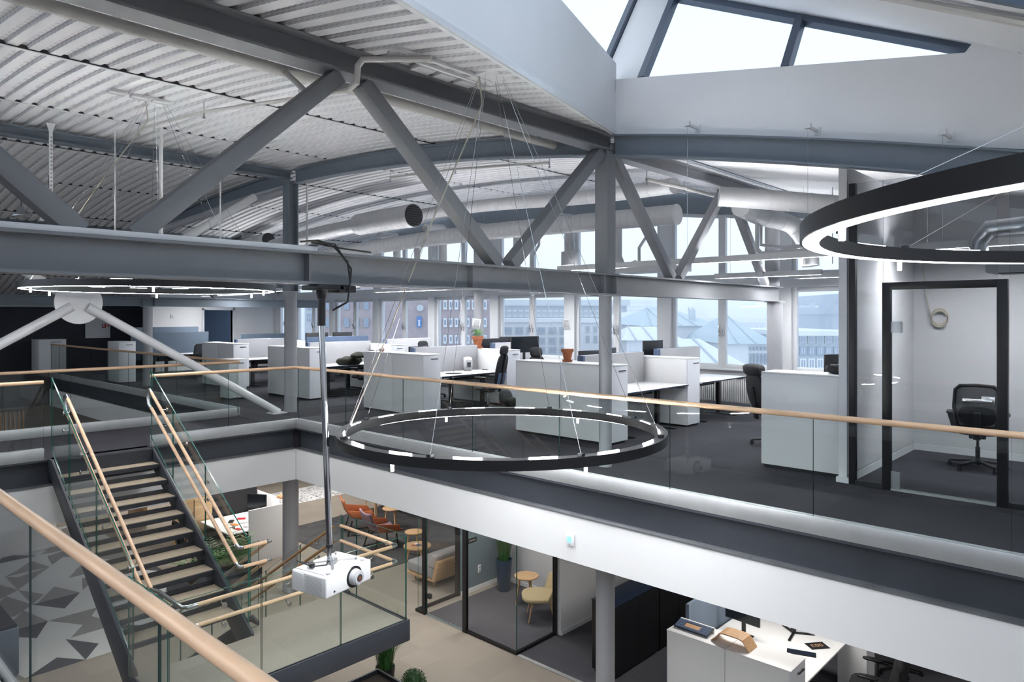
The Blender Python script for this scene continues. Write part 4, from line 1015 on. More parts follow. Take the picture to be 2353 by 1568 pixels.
# pots and plant
def pot(label, u, v, z, s=1., plant=False, saucer=True):
    p = thing('plant_pot', label, 'plant pot', (u, v, z))
    build('pot_body', MB().lathe([(.055*s, .02*s), (.082*s, .15*s), (.085*s, .155*s), (.098*s, .155*s), (.102*s, .20*s), (.088*s, .20*s), (.08*s, .14*s), (.05*s, .03*s)], 24, (u, v, z)), 'terracotta', p)
    if saucer: build('saucer', MB().lathe([(.07*s, 0), (.09*s, .03*s), (.085*s, .03*s), (.05*s, .012*s)], 24, (u, v, z)), 'terracotta', p)
    build('soil', MB().lathe([(.078*s, .16*s), (.01, .165*s)], 16, (u, v, z)), 'soil', p)
    if plant:
        q = MB()
        for k in range(70):
            a = random.random() * 2 * PI; r = random.random() ** .6 * .13; hgt = (.24 + random.random() * .09 - r * .3) * s
            c = Vector((u + r * math.cos(a), v + r * math.sin(a), z + hgt)); d = Vector((math.cos(a + 1.3), math.sin(a + 1.3), .2)) * .024; e2 = Vector((math.cos(a), math.sin(a), random.uniform(-.6, .5))) * .04
            q.add([c - e2, c + d, c + e2, c - d], [(0, 1, 2, 3)])
        o = build('leaves', q, 'leaf', p, solid=.001); o['kind'] = 'stuff'
        for k in range(5):
            a = k * 1.3; build('stem', MB().tube([(u, v, z + .16 * s), (u + .06 * math.cos(a), v + .06 * math.sin(a), z + .28 * s)], .004, 5), 'leaf', p)
pot('empty terracotta pot on a saucer on the nearest white cabinet', 8.78, 6.98, 1.181, 1.0)
pot('terracotta pot with a small green leafy plant on the second row cabinet', 11.06, 11.35, 1.181, 1.35, True)
# fan heater
fh = thing('fan_heater', 'small silver fan heater on the second row desk', 'fan heater', (10.35, 10.93, .741), math.radians(-20))
build('casing', round_pad(MB(), 0, 0, .15, .10, .07, .145, p=4), 'white_gloss', fh, world=False); build('grille', MB().box(-.065, -.075, .06, .065, -.066, .235), 'plastic_grey', fh, world=False, bevel=.01)
build('grille_core', MB().box(-.04, -.08, .085, .04, -.075, .185), 'steel_dark', fh, world=False); build('foot', MB().box(-.07, -.05, 0, .07, .05, .02), 'plastic_grey', fh, world=False, bevel=.006)
q = MB().lathe([(.17, 0), (.17, .006)], 28, (9.65, 10.6, .741)); single('desk_mat', q, 'black_matt', 'round dark mat lying on the fan heater desk', 'desk mat')
q = MB().tube([(10.62, 10.75, .75), (10.68, 10.7, .77), (10.74, 10.78, .755), (10.66, 10.82, .765), (10.72, 10.68, .75)], .006, 6); single('desk_cable', q, 'black', 'tangle of black cable on the fan heater desk', 'cable')
rk = thing('backpack', 'dark grey backpack on the floor beside the fan heater desk chair', 'backpack', (10.55, 9.95, 0)); build('bag_body', tilt(round_pad(MB(), 10.55, 9.95, .2, .16, .11, .2, p=2.6), 12, 0, 9.95), 'black_matt', rk); build('pocket', round_pad(MB(), 10.55, 9.83, .15, .12, .05, .1, p=2.6), 'cloth_dark', rk)
orn = thing('ornament', 'small pinkish ornament on the second row gallery cabinet', 'ornament', (8.72, 11.75, 1.18)); build('shape', round_pad(MB(), 8.72, 11.75, 1.215, .045, .075, .033, p=2.2), 'cushion', orn); build('hoop', MB().tube([(8.70, 11.68 + .04 * math.cos(t), 1.225 + .04 * math.sin(t)) for t in [k * PI / 6 for k in range(13)]], .007, 6), 'leather', orn)
q = MB().box(11.0, 15.3, 1.182, 11.01, 15.5, 1.262); cd = thing('greeting_card', 'small white card with red print standing on a far cabinet', 'card', (11.0, 15.4, 1.182)); build('card', q, 'paper', cd); build('print', MB().box(10.997, 15.33, 1.195, 11.0, 15.47, 1.22), 'red', cd)
# papers on the near D desk and window desk clutter
q = MB()
for k in range(5):
    a = random.uniform(-.5, .5); c, s = math.cos(a), math.sin(a); x, y = 9.3 + k * .17, 7.35 + .1 * (k % 2)
    q.add([(x + c*i*.105 - s*j*.148, y + s*i*.105 + c*j*.148, .742 + k * .002) for i, j in ((-1,-1),(1,-1),(1,1),(-1,1))], [(0, 1, 2, 3)])
o = single('paper_sheets', q, 'paper', 'loose white papers spread on the desk behind the terracotta pot', 'papers', kind='stuff', solid=.001)

# ---- hanging paper signs with black zigzag rows
def paper_sign(label, u, v, z, rz, roll):
    s = thing('paper_sign', label, 'paper sign', (u, v, z), rz)
    R = Matrix.Rotation(math.radians(roll), 4, 'Y')
    def T(x, y, zz): p = R @ Vector((x, y, zz)); return (p.x, p.y, p.z)
    build('sheet', MB().add([T(-.105, 0, -.135), T(.105, 0, -.135), T(.105, 0, .135), T(-.105, 0, .135)], [(0, 1, 2, 3)]), 'paper', s, world=False, solid=.003)
    q = MB()
    for r in range(5):
        z0 = .075 - r * .036
        for k in range(9):
            x0 = -.072 + k * .016; a, b = (z0, z0 + .026) if k % 2 else (z0 + .026, z0)
            q.add([T(x0, -.004, a - .006), T(x0 + .016, -.004, b - .006), T(x0 + .016, -.004, b + .006), T(x0, -.004, a + .006)], [(0, 1, 2, 3)])
    o = build('zigzag_print', q, 'ink', s, world=False, solid=.001); o['kind'] = 'stuff'
    return s
face = math.radians(-47)
paper_sign('white paper with black zigzag rows on the column before the brick building', 12.72, 13.1, 1.70, face, 8); paper_sign('white paper with black zigzag rows hanging in the window post', 13.735, 10.95, 1.70, math.radians(-90), -6)

# ---- glass office
wt = thing('wall_office', 'white partition end and inner walls of the glass office', 'wall', (10, 2.75, 0), kind='structure')
build('end_wall', MB().box(8.50, 2.70, .06, 11.35, 2.79, 3.6), 'wall_white', wt); build('inner_wall', MB().box(11.3, -3, 0, 11.42, 2.70, 3.6), 'wall_grey', wt)
build('inner_face', MB().box(8.52, 2.685, .1, 11.3, 2.70, 3.6), 'wall_grey', wt)
build('end_foot', MB().box(8.47, 2.67, 0, 8.62, 2.81, .06), 'win_white', wt)
m = MB().box(8.64, 2.67, 0, 11.28, 2.684, .09).box(11.28, -3, 0, 11.3, 2.67, .09); single('baseboard_office', m, 'win_white', 'pale skirting board inside the glass office', 'skirting', kind='structure')
go = thing('wall_glass_office', 'glass partition with black framed glass door beside the gallery', 'glass wall', (8.5, 1, 0), kind='structure')
build('corner_post', MB().box(8.46, 2.60, 0, 8.54, 2.67, 3.4), 'black', go, bevel=.004)
build('bottom_rail', MB().box(8.46, 2.32, 0, 8.54, 2.60, .05).box(8.46, -3, 0, 8.54, 1.26, .05), 'black', go)
build('glass_panel', gbox(8.494, 2.33, .05, 8.506, 2.60, 3.4), ['glass_room', 'glass_edge'], go, smooth=False)
build('glass_panel', gbox(8.494, 1.27, 2.28, 8.506, 2.32, 3.4), ['glass_room', 'glass_edge'], go, smooth=False)
for a, b in ((-.3, 1.17), (-1.8, -.31)): build('glass_panel', gbox(8.494, a, .05, 8.506, b, 3.4), ['glass_room', 'glass_edge'], go, smooth=False)
d3 = thing('door_3', 'black framed glass door into the glass office', 'door', (8.5, 1.75, 0), kind='structure')
build('door_frame', MB().box(8.455, 2.24, 0, 8.545, 2.32, 2.27).box(8.455, 1.18, 0, 8.545, 1.27, 2.27).box(8.455, 1.27, 2.19, 8.545, 2.24, 2.27), 'black', d3, bevel=.004)
build('leaf', gbox(8.493, 1.275, .02, 8.505, 2.235, 2.18), ['glass_room', 'glass_edge'], d3, smooth=False)
build('hinge', MB().box(8.48, 2.13, 1.72, 8.52, 2.24, 1.84), 'galv', d3); build('floor_hinge', MB().box(8.48, 2.15, .02, 8.52, 2.24, .20), 'galv', d3)
build('lever_handle', MB().box(8.42, 1.30, 1.02, 8.455, 1.56, 1.06).box(8.455, 1.28, .99, 8.49, 1.40, 1.09), 'inox', d3, bevel=.008); build('threshold', MB().box(8.46, 1.275, 0, 8.54, 2.235, .018), 'alu', d3)
# ceiling of the glass office with service units
q = MB().tube([(9.5, .1, 2.82), (9.5, 1.1, 2.9), (9.6, 1.5, 2.9), (9.65, 1.62, 2.75), (9.65, 1.62, 2.55)], .1, 16); single('office_duct', q, 'galv', 'bare metal duct inside the glass office', 'duct')
ac = thing('ceiling_unit', 'grey ceiling unit above the glass office door', 'ceiling unit', (9.6, .9, 2.35)); build('housing', MB().box(9.3, .3, 2.38, 9.8, 1.5, 2.5), 'plastic_grey', ac, bevel=.02); build('slot', MB().box(9.4, .4, 2.372, 9.7, 1.4, 2.38), 'black', ac)
cr = MB()
for k in range(3): cr.tube([(11.25, 2.35 + .10 * math.cos(t), 1.86 + .11 * math.sin(t) + .02 * k) for t in [j * PI / 8 for j in range(17)]], .012, 6)
cr.tube([(11.25, 2.45, 1.9), (11.25, 2.52, 2.2), (11.25, 2.55, 2.6)], .008, 6)
single('cable_coil', cr, 'cable', 'coil of beige cable hanging on the inner office wall', 'cable')
# radiator under the windows
def radiator(label, v0, v1):
    r = thing('radiator', label, 'radiator', (13.7, (v0 + v1) / 2, .12)); 
    build('back_panel', MB().box(13.70, v0, .12, 13.78, v1, .66), 'white', r)
    build('top_grille', MB().box(13.63, v0, .655, 13.78, v1, .675), 'white', r)
    k = v0 + .02; f0 = None; 
    while k < v1 - .03:
        if f0 is None: f0 = build('fin', MB().box(13.655, k, .14, 13.70, k + .025, .64), 'white', r, bevel=.006); base = k
        else: share(f0, r, (0, k - base, 0))
        k += .045
    s0 = MB(); k = v0 + .03
    while k < v1 - .05: s0.box(13.64, k, .676, 13.66, k + .022, .678); k += .045
    o = build('slots', s0, 'steel_dark', r); o['kind'] = 'stuff'
radiator('white ribbed radiator under the window beside the nearest desk row', 5.75, 8.1); radiator('white ribbed radiator under the window of the second desk row', 8.6, 10.4)
# whiteboard and sign on the dark wall, thermostat on the white wall
wb = thing('whiteboard', 'blank white panel on the dark far wall', 'whiteboard', (8.75, 29.15, 1.09)); build('board', MB().box(8.33, 29.165, 1.09, 9.16, 29.195, 2.01), 'white_matt', wb)
fs = thing('fire_sign', 'red and white fire sign on the blank white panel', 'sign', (8.98, 29.16, 1.5)); build('plate', MB().box(8.88, 29.155, 1.47, 9.02, 29.163, 1.62), 'red', fs); build('flame_panel', MB().box(8.90, 29.15, 1.51, 8.96, 29.155, 1.60), 'paper', fs); build('arrow', MB().prism([(9.06, 29.155, 1.545), (9.12, 29.155, 1.48), (9.12, 29.155, 1.62)], (0, .008, 0)), 'red', fs)
ws = thing('wall_switch', 'small white control box on the far white wall', 'wall switch', (9.9, 25.29, 1.9)); build('box', MB().box(9.84, 25.26, 1.84, 9.95, 25.3, 1.97), 'white_gloss', ws, bevel=.008); build('button', MB().box(9.87, 25.252, 1.88, 9.92, 25.26, 1.93), 'plastic_grey', ws)
q = MB().tube([(-4, 28.9, 2.28), (8.0, 28.9, 2.28)], .07, 10); single('wall_pipe', q, 'duct', 'long white pipe along the top of the dark far wall', 'pipe')

# ================================================================== LOWER STOREY
CZ = -.875
# glass meeting room
gm = thing('wall_meeting_glass', 'black framed glass walls of the lower meeting room', 'glass wall', (8.4, 8.8, L), kind='structure')
def bp(u0, v0, u1, v1, z0=L, z1=CZ, nm='post'): build(nm, MB().box(u0, v0, z0, u1, v1, z1), 'black', gm)
bp(8.36, 9.96, 8.42, 10.04); bp(8.36, 8.87, 8.42, 8.96); bp(9.36, 10.16, 9.42, 10.24); bp(9.34, 7.69, 9.40, 7.75)
bp(8.37, 7.70, 8.42, 8.87, L, L + .05, 'bottom_rail'); bp(8.42, 7.70, 9.34, 7.75, L, L + .05, 'bottom_rail'); bp(8.36, 10.17, 9.36, 10.23, L, L + .05, 'bottom_rail')
bp(8.36, 10.04, 8.42, 10.17, L, L + .05, 'bottom_rail')
for q in (gbox(8.388, 7.72, L + .05, 8.40, 8.87, CZ), gbox(8.388, 8.97, L + .02, 8.40, 9.95, CZ), gbox(8.41, 7.718, L + .05, 9.34, 7.73, CZ), gbox(8.40, 10.194, L + .05, 9.36, 10.206, CZ)):
    build('glass_panel', q, ['glass_clear', 'glass_edge'], gm, smooth=False)
build('threshold', MB().box(8.37, 8.97, L, 8.43, 9.95, L + .015), 'alu', gm)
build('lock_box', MB().box(8.40, 9.87, L + .30, 8.46, 9.95, L + .38), 'black', gm)
m = MB().box(9.42, 10.14, L, 10.62, 10.24, CZ); single('wall_slate', m, 'wall_slate', 'slate blue wall of the lower meeting room', 'wall', kind='structure')
m = MB().box(10.62, 7.62, L, 10.72, 10.24, CZ); single('wall_meeting_back', m, 'wall_grey', 'light grey back wall of the lower meeting room', 'wall', kind='structure')
m = MB().box(9.40, 7.62, L, 10.62, 7.75, CZ).box(10.72, 7.62, L, 13.6, 7.75, CZ); single('wall_meeting_side', m, 'wall_white', 'white wall beside the lower meeting room', 'wall', kind='structure')
m = MB().box(9.42, 10.12, L, 10.6, 10.14, L + .08).box(10.6, 7.76, L, 10.62, 10.12, L + .08).box(9.41, 7.60, L, 13.5, 7.62, L + .08)
single('baseboard_meeting', m, 'white', 'white skirting boards of the lower meeting room walls', 'skirting', kind='structure')
ck = thing('wall_clock', 'small white round dial on the slate blue wall', 'wall dial', (9.95, 10.13, L + 1.15)); q = MB().tube([(9.95, 10.14, L + 1.2), (9.95, 10.12, L + 1.2)], .055, 20); build('dial', q, 'paper', ck); build('hand', MB().box(9.945, 10.117, L + 1.19, 9.955, 10.12, L + 1.23).box(9.95, 10.117, L + 1.195, 9.97, 10.12, L + 1.205), 'ink', ck)
dh = thing('door_pull', 'dark recessed pull on the slate blue wall', 'door pull', (9.72, 10.13, L + 1.0)); build('recess', MB().box(9.60, 10.125, L + .98, 9.84, 10.14, L + 1.06), 'ink', dh); build('bar', MB().box(9.62, 10.112, L + 1.01, 9.80, 10.125, L + 1.03), 'steel', dh)
so = thing('wall_socket', 'white double socket low on the slate blue wall', 'wall socket', (9.92, 10.13, L + .4)); build('plate', MB().box(9.88, 10.122, L + .32, 9.96, 10.14, L + .48), 'white_gloss', so, bevel=.006); build('outlet', MB().tube([(9.92, 10.124, L + .44), (9.92, 10.119, L + .44)], .022, 12), 'plastic_grey', so); build('outlet', MB().tube([(9.92, 10.124, L + .36), (9.92, 10.119, L + .36)], .022, 12), 'plastic_grey', so)
def blades(parent, c, r, h, n, mt, spread=.35, wd=.010, nm='blades'):
    q = MB()
    for k in range(n):
        a = random.random() * 2 * PI; rr = r * random.random() ** .5; hh = h * random.uniform(.65, 1.1); sp = spread * random.uniform(.2, 1.1)
        x, y = c[0] + rr * math.cos(a), c[1] + rr * math.sin(a); ox, oy = math.cos(a) * sp, math.sin(a) * sp; wx, wy = -math.sin(a) * wd, math.cos(a) * wd
        P = [(x + ox * t * t, y + oy * t * t, c[2] + hh * (t - .25 * t * t * sp / .35)) for t in (0, .4, .75, 1)]
        vs = []; 
        for i, p in enumerate(P):
            f = (1, .9, .6, .05)[i]; vs += [(p[0] - wx * f, p[1] - wy * f, p[2]), (p[0] + wx * f, p[1] + wy * f, p[2])]
        q.add(vs, [(0, 1, 3, 2), (2, 3, 5, 4), (4, 5, 7, 6)])
    o = build(nm, q, mt, parent, smooth=False); o['kind'] = 'stuff'; return o
pp = thing('floor_planter', 'tall navy round planter with long green grass in the meeting room corner', 'planter', (10.2, 9.72, L + .006))
build('pot', MB().lathe([(.125, 0), (.165, .60), (.165, .62), (.148, .62), (.14, .55)], 28, (10.2, 9.72, L + .006)), 'navy_pot', pp); build('soil', MB().lathe([(.147, .55), (.01, .56)], 20, (10.2, 9.72, L)), 'soil', pp)
blades(pp, (10.2, 9.72, L + .55), .11, .85, 260, 'grass', .22, .006)
def side_table(label, u, v, r, h, z=L, legs=3, mt='oak', rot=0.3):
    t = thing('side_table', label, 'side table', (u, v, z), group='round oak side tables')
    build('tabletop', MB().lathe([(r - .015, h - .03), (r, h - .018), (r, h)], 36, (u, v, z)), mt, t)
    for k in range(legs):
        a = rot + 2 * PI * k / legs; c, s = math.cos(a), math.sin(a)
        build('leg', MB().tube([(u + c * r * .55, v + s * r * .55, z + h - .03), (u + c * r * .85, v + s * r * .85, z)], .022, 10, r2=.015), mt, t)
    return t
side_table('round oak side table inside the meeting room beside the mustard chair', 9.98, 8.92, .23, .55, L + .006)
side_table('tall oak stool table farthest back, cut by the white fascia', 11.45, 15.85, .26, .62)
side_table('oak side table between armchair and long bench', 11.05, 14.45, .24, .60)
side_table('small oak side table behind the lower one with magazines', 10.35, 12.7, .22, .52)
side_table('low oak side table with magazines near the oak backed sofa', 9.9, 12.05, .30, .45)
mg = thing('magazines', 'small pile of colourful leaflets on the low oak table', 'leaflets', (9.9, 12.05, L + .45)); build('leaflet', MB().box(9.86, 11.98, L + .451, 9.98, 12.08, L + .456), 'felt_blue', mg); build('leaflet', MB().box(9.80, 12.05, L + .451, 9.9, 12.15, L + .458), 'terracotta', mg); build('leaflet', MB().box(9.88, 12.09, L + .457, 9.98, 12.16, L + .462), 'paper', mg)
# shell lounge chair in the meeting room
def shell_chair(name, label, u, v, z, rz, mt, leg='oak', s=1.0, stripe=None):
    c = thing(name, label, 'armchair', (u, v, z), rz)
    def f(a, b):
        t = -1.25 + 2.5 * a                       # around the back
        hgt = .40 + b * (.48 - .26 * abs(t) / 1.25) * s
        r = (.30 + .10 * b) * s
        return (r * math.sin(t), -r * math.cos(t) * .9 - .06 * b, hgt)
    build('shell', MB().grid(f, 18, 8), mt, c, world=False, solid=.035)
    build('seat', round_pad(MB(), 0, .02, .40, .30 * s, .30 * s, .06), stripe or mt, c, world=False)
    for x, y in ((-.2, .2), (.2, .2), (-.2, -.2), (.2, -.2)):
        build('leg', MB().tube([(x * .8, y * .8, .36), (x * 1.15, y * 1.15, 0)], .018, 8, r2=.012), leg, c, world=False)
    return c
shell_chair('lounge_chair', 'mustard shell lounge chair on oak legs inside the meeting room', 9.72, 8.34, L + .006, math.radians(45), 'mustard', 'oak', 1.1)
# leather chair: bent sling of seat and high back
def sling_chair(label, u, v, rz, mt, mt2):
    c = thing('lounge_armchair', label, 'armchair', (u, v, L), rz)
    prof = [(.38, .38), (.2, .36), (0, .37), (-.22, .42), (-.36, .62), (-.44, .86)]
    def f(a, b):
        x = (a - .5) * (.66 - .1 * b); i = b * (len(prof) - 1); k = min(int(i), len(prof) - 2); t = i - k
        y = prof[k][0] * (1 - t) + prof[k + 1][0] * t; z = prof[k][1] * (1 - t) + prof[k + 1][1] * t
        return (x, y, z + .25 * (a - .5) ** 2)
    build('sling_seat', MB().grid(f, 10, 16), mt, c, world=False, solid=.045)
    for s in (-1, 1): build('side_wing', MB().prism([(s * .33, .34, .40), (s * .33, -.25, .46), (s * .33, -.30, .66), (s * .33, .28, .56)], (s * .03, 0, 0)), mt2, c, world=False, bevel=.012)
    for s in (-1, 1): build('base_leg', MB().bar((s * .26, .24, .34), (s * .28, .28, 0), .03, .03).bar((s * .26, -.22, .38), (s * .28, -.34, 0), .03, .03).bar((s * .28, .28, .015), (s * .28, -.34, .015), .03, .03), 'black', c, world=False)
sling_chair('tan leather lounge armchair on the dark rug', 10.45, 15.0, math.radians(-115), 'leather', 'leather'); sling_chair('purple striped lounge armchair in front of the tan leather one', 10.15, 13.65, math.radians(-100), 'stripe_fab', 'leather')
m = MB().box(9.0, 12.4, L, 12.6, 16.6, L + .008); single('rug', m, 'rug_dark', 'dark patterned rug under the lounge chairs', 'rug')
# oak backed sofa (back towards the atrium) and long grey bench
sf = thing('sofa', 'grey sofa with a solid oak back, seen from behind', 'sofa', (10.4, 11.3, L))
build('oak_back', MB().prism([(9.25, 10.72, L + .16), (9.25, 10.60, L + .58), (9.25, 10.70, L + .58), (9.25, 10.82, L + .16)], (2.4, 0, 0)), 'oak', sf, bevel=.012)
build('oak_base', MB().box(9.25, 10.76, L + .14, 11.65, 11.60, L + .18), 'oak', sf, bevel=.008)
build('seat_cushion', MB().box(9.27, 10.82, L + .18, 11.63, 11.62, L + .40), 'sofa_grey', sf, bevel=.05, seg=3)
for k in range(3): build('back_cushion', MB().prism([(9.28 + k * .79, 10.80, L + .40), (9.28 + k * .79, 10.70, L + .66), (9.28 + k * .79, 10.86, L + .68), (9.28 + k * .79, 11.0, L + .40)], (.76, 0, 0)), 'cushion', sf, bevel=.035, seg=3)
for (x, y) in ((9.4, 10.9), (11.5, 10.9), (9.4, 11.5), (11.5, 11.5)): build('leg', MB().tube([(x, y, L), (x, y, L + .15)], .02, 8), 'oak', sf)
bn = thing('bench', 'long grey upholstered bench with thin oak edge along the lounge', 'bench', (12.9, 13.5, L))
build('bench_seat', MB().box(12.2, 11.4, L + .22, 12.9, 16.8, L + .44), 'sofa_grey', bn, bevel=.04, seg=3); build('oak_rim', MB().box(12.18, 11.4, L + .17, 12.9, 16.8, L + .22), 'oak', bn); build('bench_back', MB().prism([(12.85, 11.4, L + .4), (13.0, 11.4, L + .4), (13.12, 11.4, L + .95), (12.98, 11.4, L + .95)], (0, 5.4, 0)), 'sofa_grey', bn, bevel=.03)
for k in range(4): build('leg', MB().box(12.3, 11.6 + k * 1.6, L, 12.36, 11.66 + k * 1.6, L + .17), 'black', bn)
# floor patch of black and white mosaic
ms = thing('mosaic_floor', 'black and white speckled rug beyond the round column', 'rug', (11.4, 19.4, L)); build('base', MB().box(10.6, 18.6, L, 12.6, 20.2, L + .006), 'paper', ms); q = MB()
for k in range(260):
    x, y, a = random.uniform(10.65, 12.55), random.uniform(18.65, 20.15), random.random() * PI; c, s = math.cos(a), math.sin(a); r = random.uniform(.02, .05)
    q.add([(x + c * r, y + s * r, L + .008), (x - s * r * .5, y + c * r * .5, L + .008), (x - c * r, y - s * r, L + .008), (x + s * r * .5, y - c * r * .5, L + .008)], [(0, 1, 2, 3)])
o = build('speckles', q, 'ink', ms); o['kind'] = 'stuff'
# white desk pod beside the stair
pd = thing('desk_pod', 'white desk enclosure with high white panels beside the lower column', 'desk pod', (8, 15.6, L))
build('panel', MB().box(7.42, 14.78, L, 8.46, 14.83, L + 1.19), 'cab_white', pd, bevel=.004); build('panel', MB().box(8.42, 14.84, L, 8.47, 16.8, L + 1.19), 'cab_white', pd, bevel=.004)
build('desktop', MB().box(7.0, 14.84, L + .72, 8.40, 16.3, L + .745), 'cab_white', pd); build('desk_leg', MB().box(7.05, 14.9, L, 7.12, 16.2, L + .72), 'black', pd)
build('back_screen', MB().box(7.3, 16.35, L, 8.4, 16.42, L + 1.3), 'black_matt', pd); build('oak_side', MB().box(6.9, 16.35, L + .3, 7.3, 16.42, L + 1.25), 'oak', pd)
monitor('black monitor inside the white desk pod', 8.15, 15.85, L + 1.08, math.radians(-60), .5, .32, zt=L + .746)
q = [('red folder', 'red'), ('orange folder', 'orange'), ('black notebook', 'black'), ('white sheet', 'paper'), ('grey box', 'plastic_grey')]
for k in range(11):
    nm, mt_ = q[k % 5]; x, y = 7.3 + .085 * k + random.uniform(-.02, .02), 15.1 + .33 * (k % 3) + random.uniform(-.05, .05); a = random.random() * PI; c, s = math.cos(a), math.sin(a); hw, hl = .05, .09
    mb = MB().prism([(x + c*i*hw - s*j*hl, y + s*i*hw + c*j*hl, L + .746) for i, j in ((-1,-1),(1,-1),(1,1),(-1,1))], (0, 0, .012 + .01 * (k % 4)))
    single(nm.replace(' ', '_'), mb, mt_, 'small %s %s on the cluttered white desk pod' % (nm, ('nearest the stair', 'in the middle', 'farthest from the stair')[k // 5 if k < 10 else 2]), nm.split()[1], 'clutter on the white desk pod: ' + nm)
for k in range(2):
    b = thing('shoe', 'tan shoe on the white desk pod panel, %s of the pair' % ('front' if k else 'rear'), 'shoe', (8.44, 15.15 + k * .13, L + 1.19), group='pair of tan shoes')
    build('upper', round_pad(MB(), 8.46, 15.15 + k * .13, L + 1.235, .13, .045, .045, p=2.4), 'bamboo_ply', b); build('sole', MB().box(8.34, 15.11 + k * .13, L + 1.19, 8.58, 15.19 + k * .13, L + 1.205), 'paper', b, bevel=.005)
sling_q = None
make_chair('mesh', 'black chair at the white desk pod on the lower floor', (6.5, 15.5, L), math.radians(-90))
# black cabinets
for k, (u0, u1, lab) in enumerate(((8.78, 10.0, 'black low cabinet behind the lower round column'), (10.02, 11.3, 'second black low cabinet farther from the column'))):
    c = thing('black_cabinet', lab, 'cabinet', ((u0 + u1) / 2, 6.3, L + .006), group='black cabinets of the lower office')
    build('plinth', MB().box(u0 + .03, 6.10, L + .006, u1 - .03, 6.47, L + .06), 'black', c); build('body', MB().box(u0, 6.08, L + .06, u1, 6.50, L + 1.10), 'black', c, bevel=.003); build('top_panel', MB().box(u0, 6.07, L + 1.102, u1, 6.51, L + 1.12), 'navy', c, bevel=.002)
    build('door', MB().box(u0 + .01, 6.062, L + .07, (u0 + u1) / 2 - .003, 6.079, L + 1.09), 'black', c); build('door', MB().box((u0 + u1) / 2 + .003, 6.062, L + .07, u1 - .01, 6.079, L + 1.09), 'black', c)
# white cabinets with keyboard and stand, desk behind
cabinet('white tower cabinet on the lower floor under the bentwood stand', 8.48, 3.33, 4.17, L + .006, 1.19, .46, -1, group='white cabinets of the lower office'); cabinet('white tower cabinet on the lower floor under the tilted keyboard', 8.48, 4.18, 5.02, L + .006, 1.19, .46, 1, group='white cabinets of the lower office')
zc = L + 1.197
kb = thing('keyboard', 'black keyboard with orange graphics leaning on the lower white cabinet', 'keyboard', (8.72, 4.72, zc)); R = Matrix.Rotation(math.radians(-12), 4, 'Y')
build('base', MB().prism([(8.60, 4.48, zc + .012), (8.78, 4.48, zc + .06), (8.78, 4.98, zc + .06), (8.60, 4.98, zc + .012)], (-.004, 0, .016)), 'navy', kb); q = MB()
for r in range(4):
    for k in range(13):
        if r in (1, 2) and 3 < k < 10: continue
        x, y = 8.615 + r * .042, 4.495 + k * .037; q.prism([(x, y, zc + .031 + r * .0112), (x + .034, y, zc + .04 + r * .0112), (x + .034, y + .03, zc + .04 + r * .0112), (x, y + .03, zc + .031 + r * .0112)], (0, 0, .004))
o = build('keys', q, 'felt_blue', kb); o['kind'] = 'stuff'; build('graphic', MB().prism([(8.65, 4.62, zc + .041), (8.72, 4.62, zc + .060), (8.72, 4.85, zc + .060), (8.65, 4.85, zc + .041)], (0, 0, .003)), 'bamboo_ply', kb); build('back_edge', MB().box(8.785, 4.48, zc, 8.81, 4.98, zc + .075), 'white', kb); build('prop', MB().box(8.62, 4.55, zc, 8.64, 4.58, zc + .012).box(8.62, 4.88, zc, 8.64, 4.91, zc + .012), 'black', kb)
ls = thing('laptop_stand', 'bent plywood stand arching over the lower white cabinet', 'stand', (8.72, 4.15, zc))
arch = [(3.90, .0), (3.94, .05), (3.99, .115), (4.05, .13), (4.25, .13), (4.31, .115), (4.36, .05), (4.42, 0)]
q = MB()
for i in range(len(arch) - 1):
    (a, z0), (b, z1) = arch[i], arch[i + 1]; q.prism([(8.58, a, zc + z0), (8.58, b, zc + z1), (8.58, b, zc + z1 + .014), (8.58, a, zc + z0 + .014)], (.24, 0, 0))
build('arch', q, 'bamboo_ply', ls)
desk_l = thing('corner_desk', 'white desk behind the lower white cabinets', 'desk', (9.6, 4.0, L)); build('tabletop', MB().box(8.96, 3.43, L + .715, 10.9, 5.0, L + .74), 'cab_white', desk_l, bevel=.003); build('side_panel', MB().box(10.92, 3.2, L + .006, 11.3, 3.6, L + 1.19), 'cab_white', desk_l); build('pull_handle', MB().box(11.1, 3.175, L + .6, 11.13, 3.2, L + 1.0), 'inox', desk_l); build('leg', MB().box(9.0, 3.5, L + .006, 9.06, 4.9, L + .71), 'black', desk_l)
screen('slate blue screen on the lower white desk', 9.1, 10.5, 5.05, L + .5, L + 1.35, 'felt_slate', endm='felt_slate', group='lower office screens')
zd = L + .741
monitor('black monitor standing side on at the lower white desk', 9.95, 4.62, L + 1.12, math.radians(-95), .55, .34, zt=zd)
ms2 = thing('monitor_stand', 'black Y shaped monitor stand without screen on the lower white desk', 'monitor stand', (10.55, 4.1, zd)); build('foot', MB().bar((10.55, 4.1, zd + .012), (10.25, 4.05, zd + .012), .035, .016).bar((10.55, 4.1, zd + .012), (10.7, 3.85, zd + .012), .035, .016).bar((10.55, 4.1, zd + .012), (10.7, 4.32, zd + .012), .035, .016), 'black', ms2); build('column', MB().box(10.53, 4.08, zd + .02, 10.59, 4.14, zd + .35), 'black', ms2)
k2 = thing('keyboard', 'small black keyboard on the lower white desk', 'keyboard', (10.0, 3.78, zd), math.radians(20)); build('base', MB().box(-.07, -.19, 0, .07, .19, .012), 'black', k2, world=False, bevel=.004); q = MB()
for r in range(4):
    for k in range(11): q.box(-.06 + r * .03, -.175 + k * .032, .012, -.035 + r * .03, -.148 + k * .032, .016)
o = build('keys', q, 'navy', k2, world=False); o['kind'] = 'stuff'
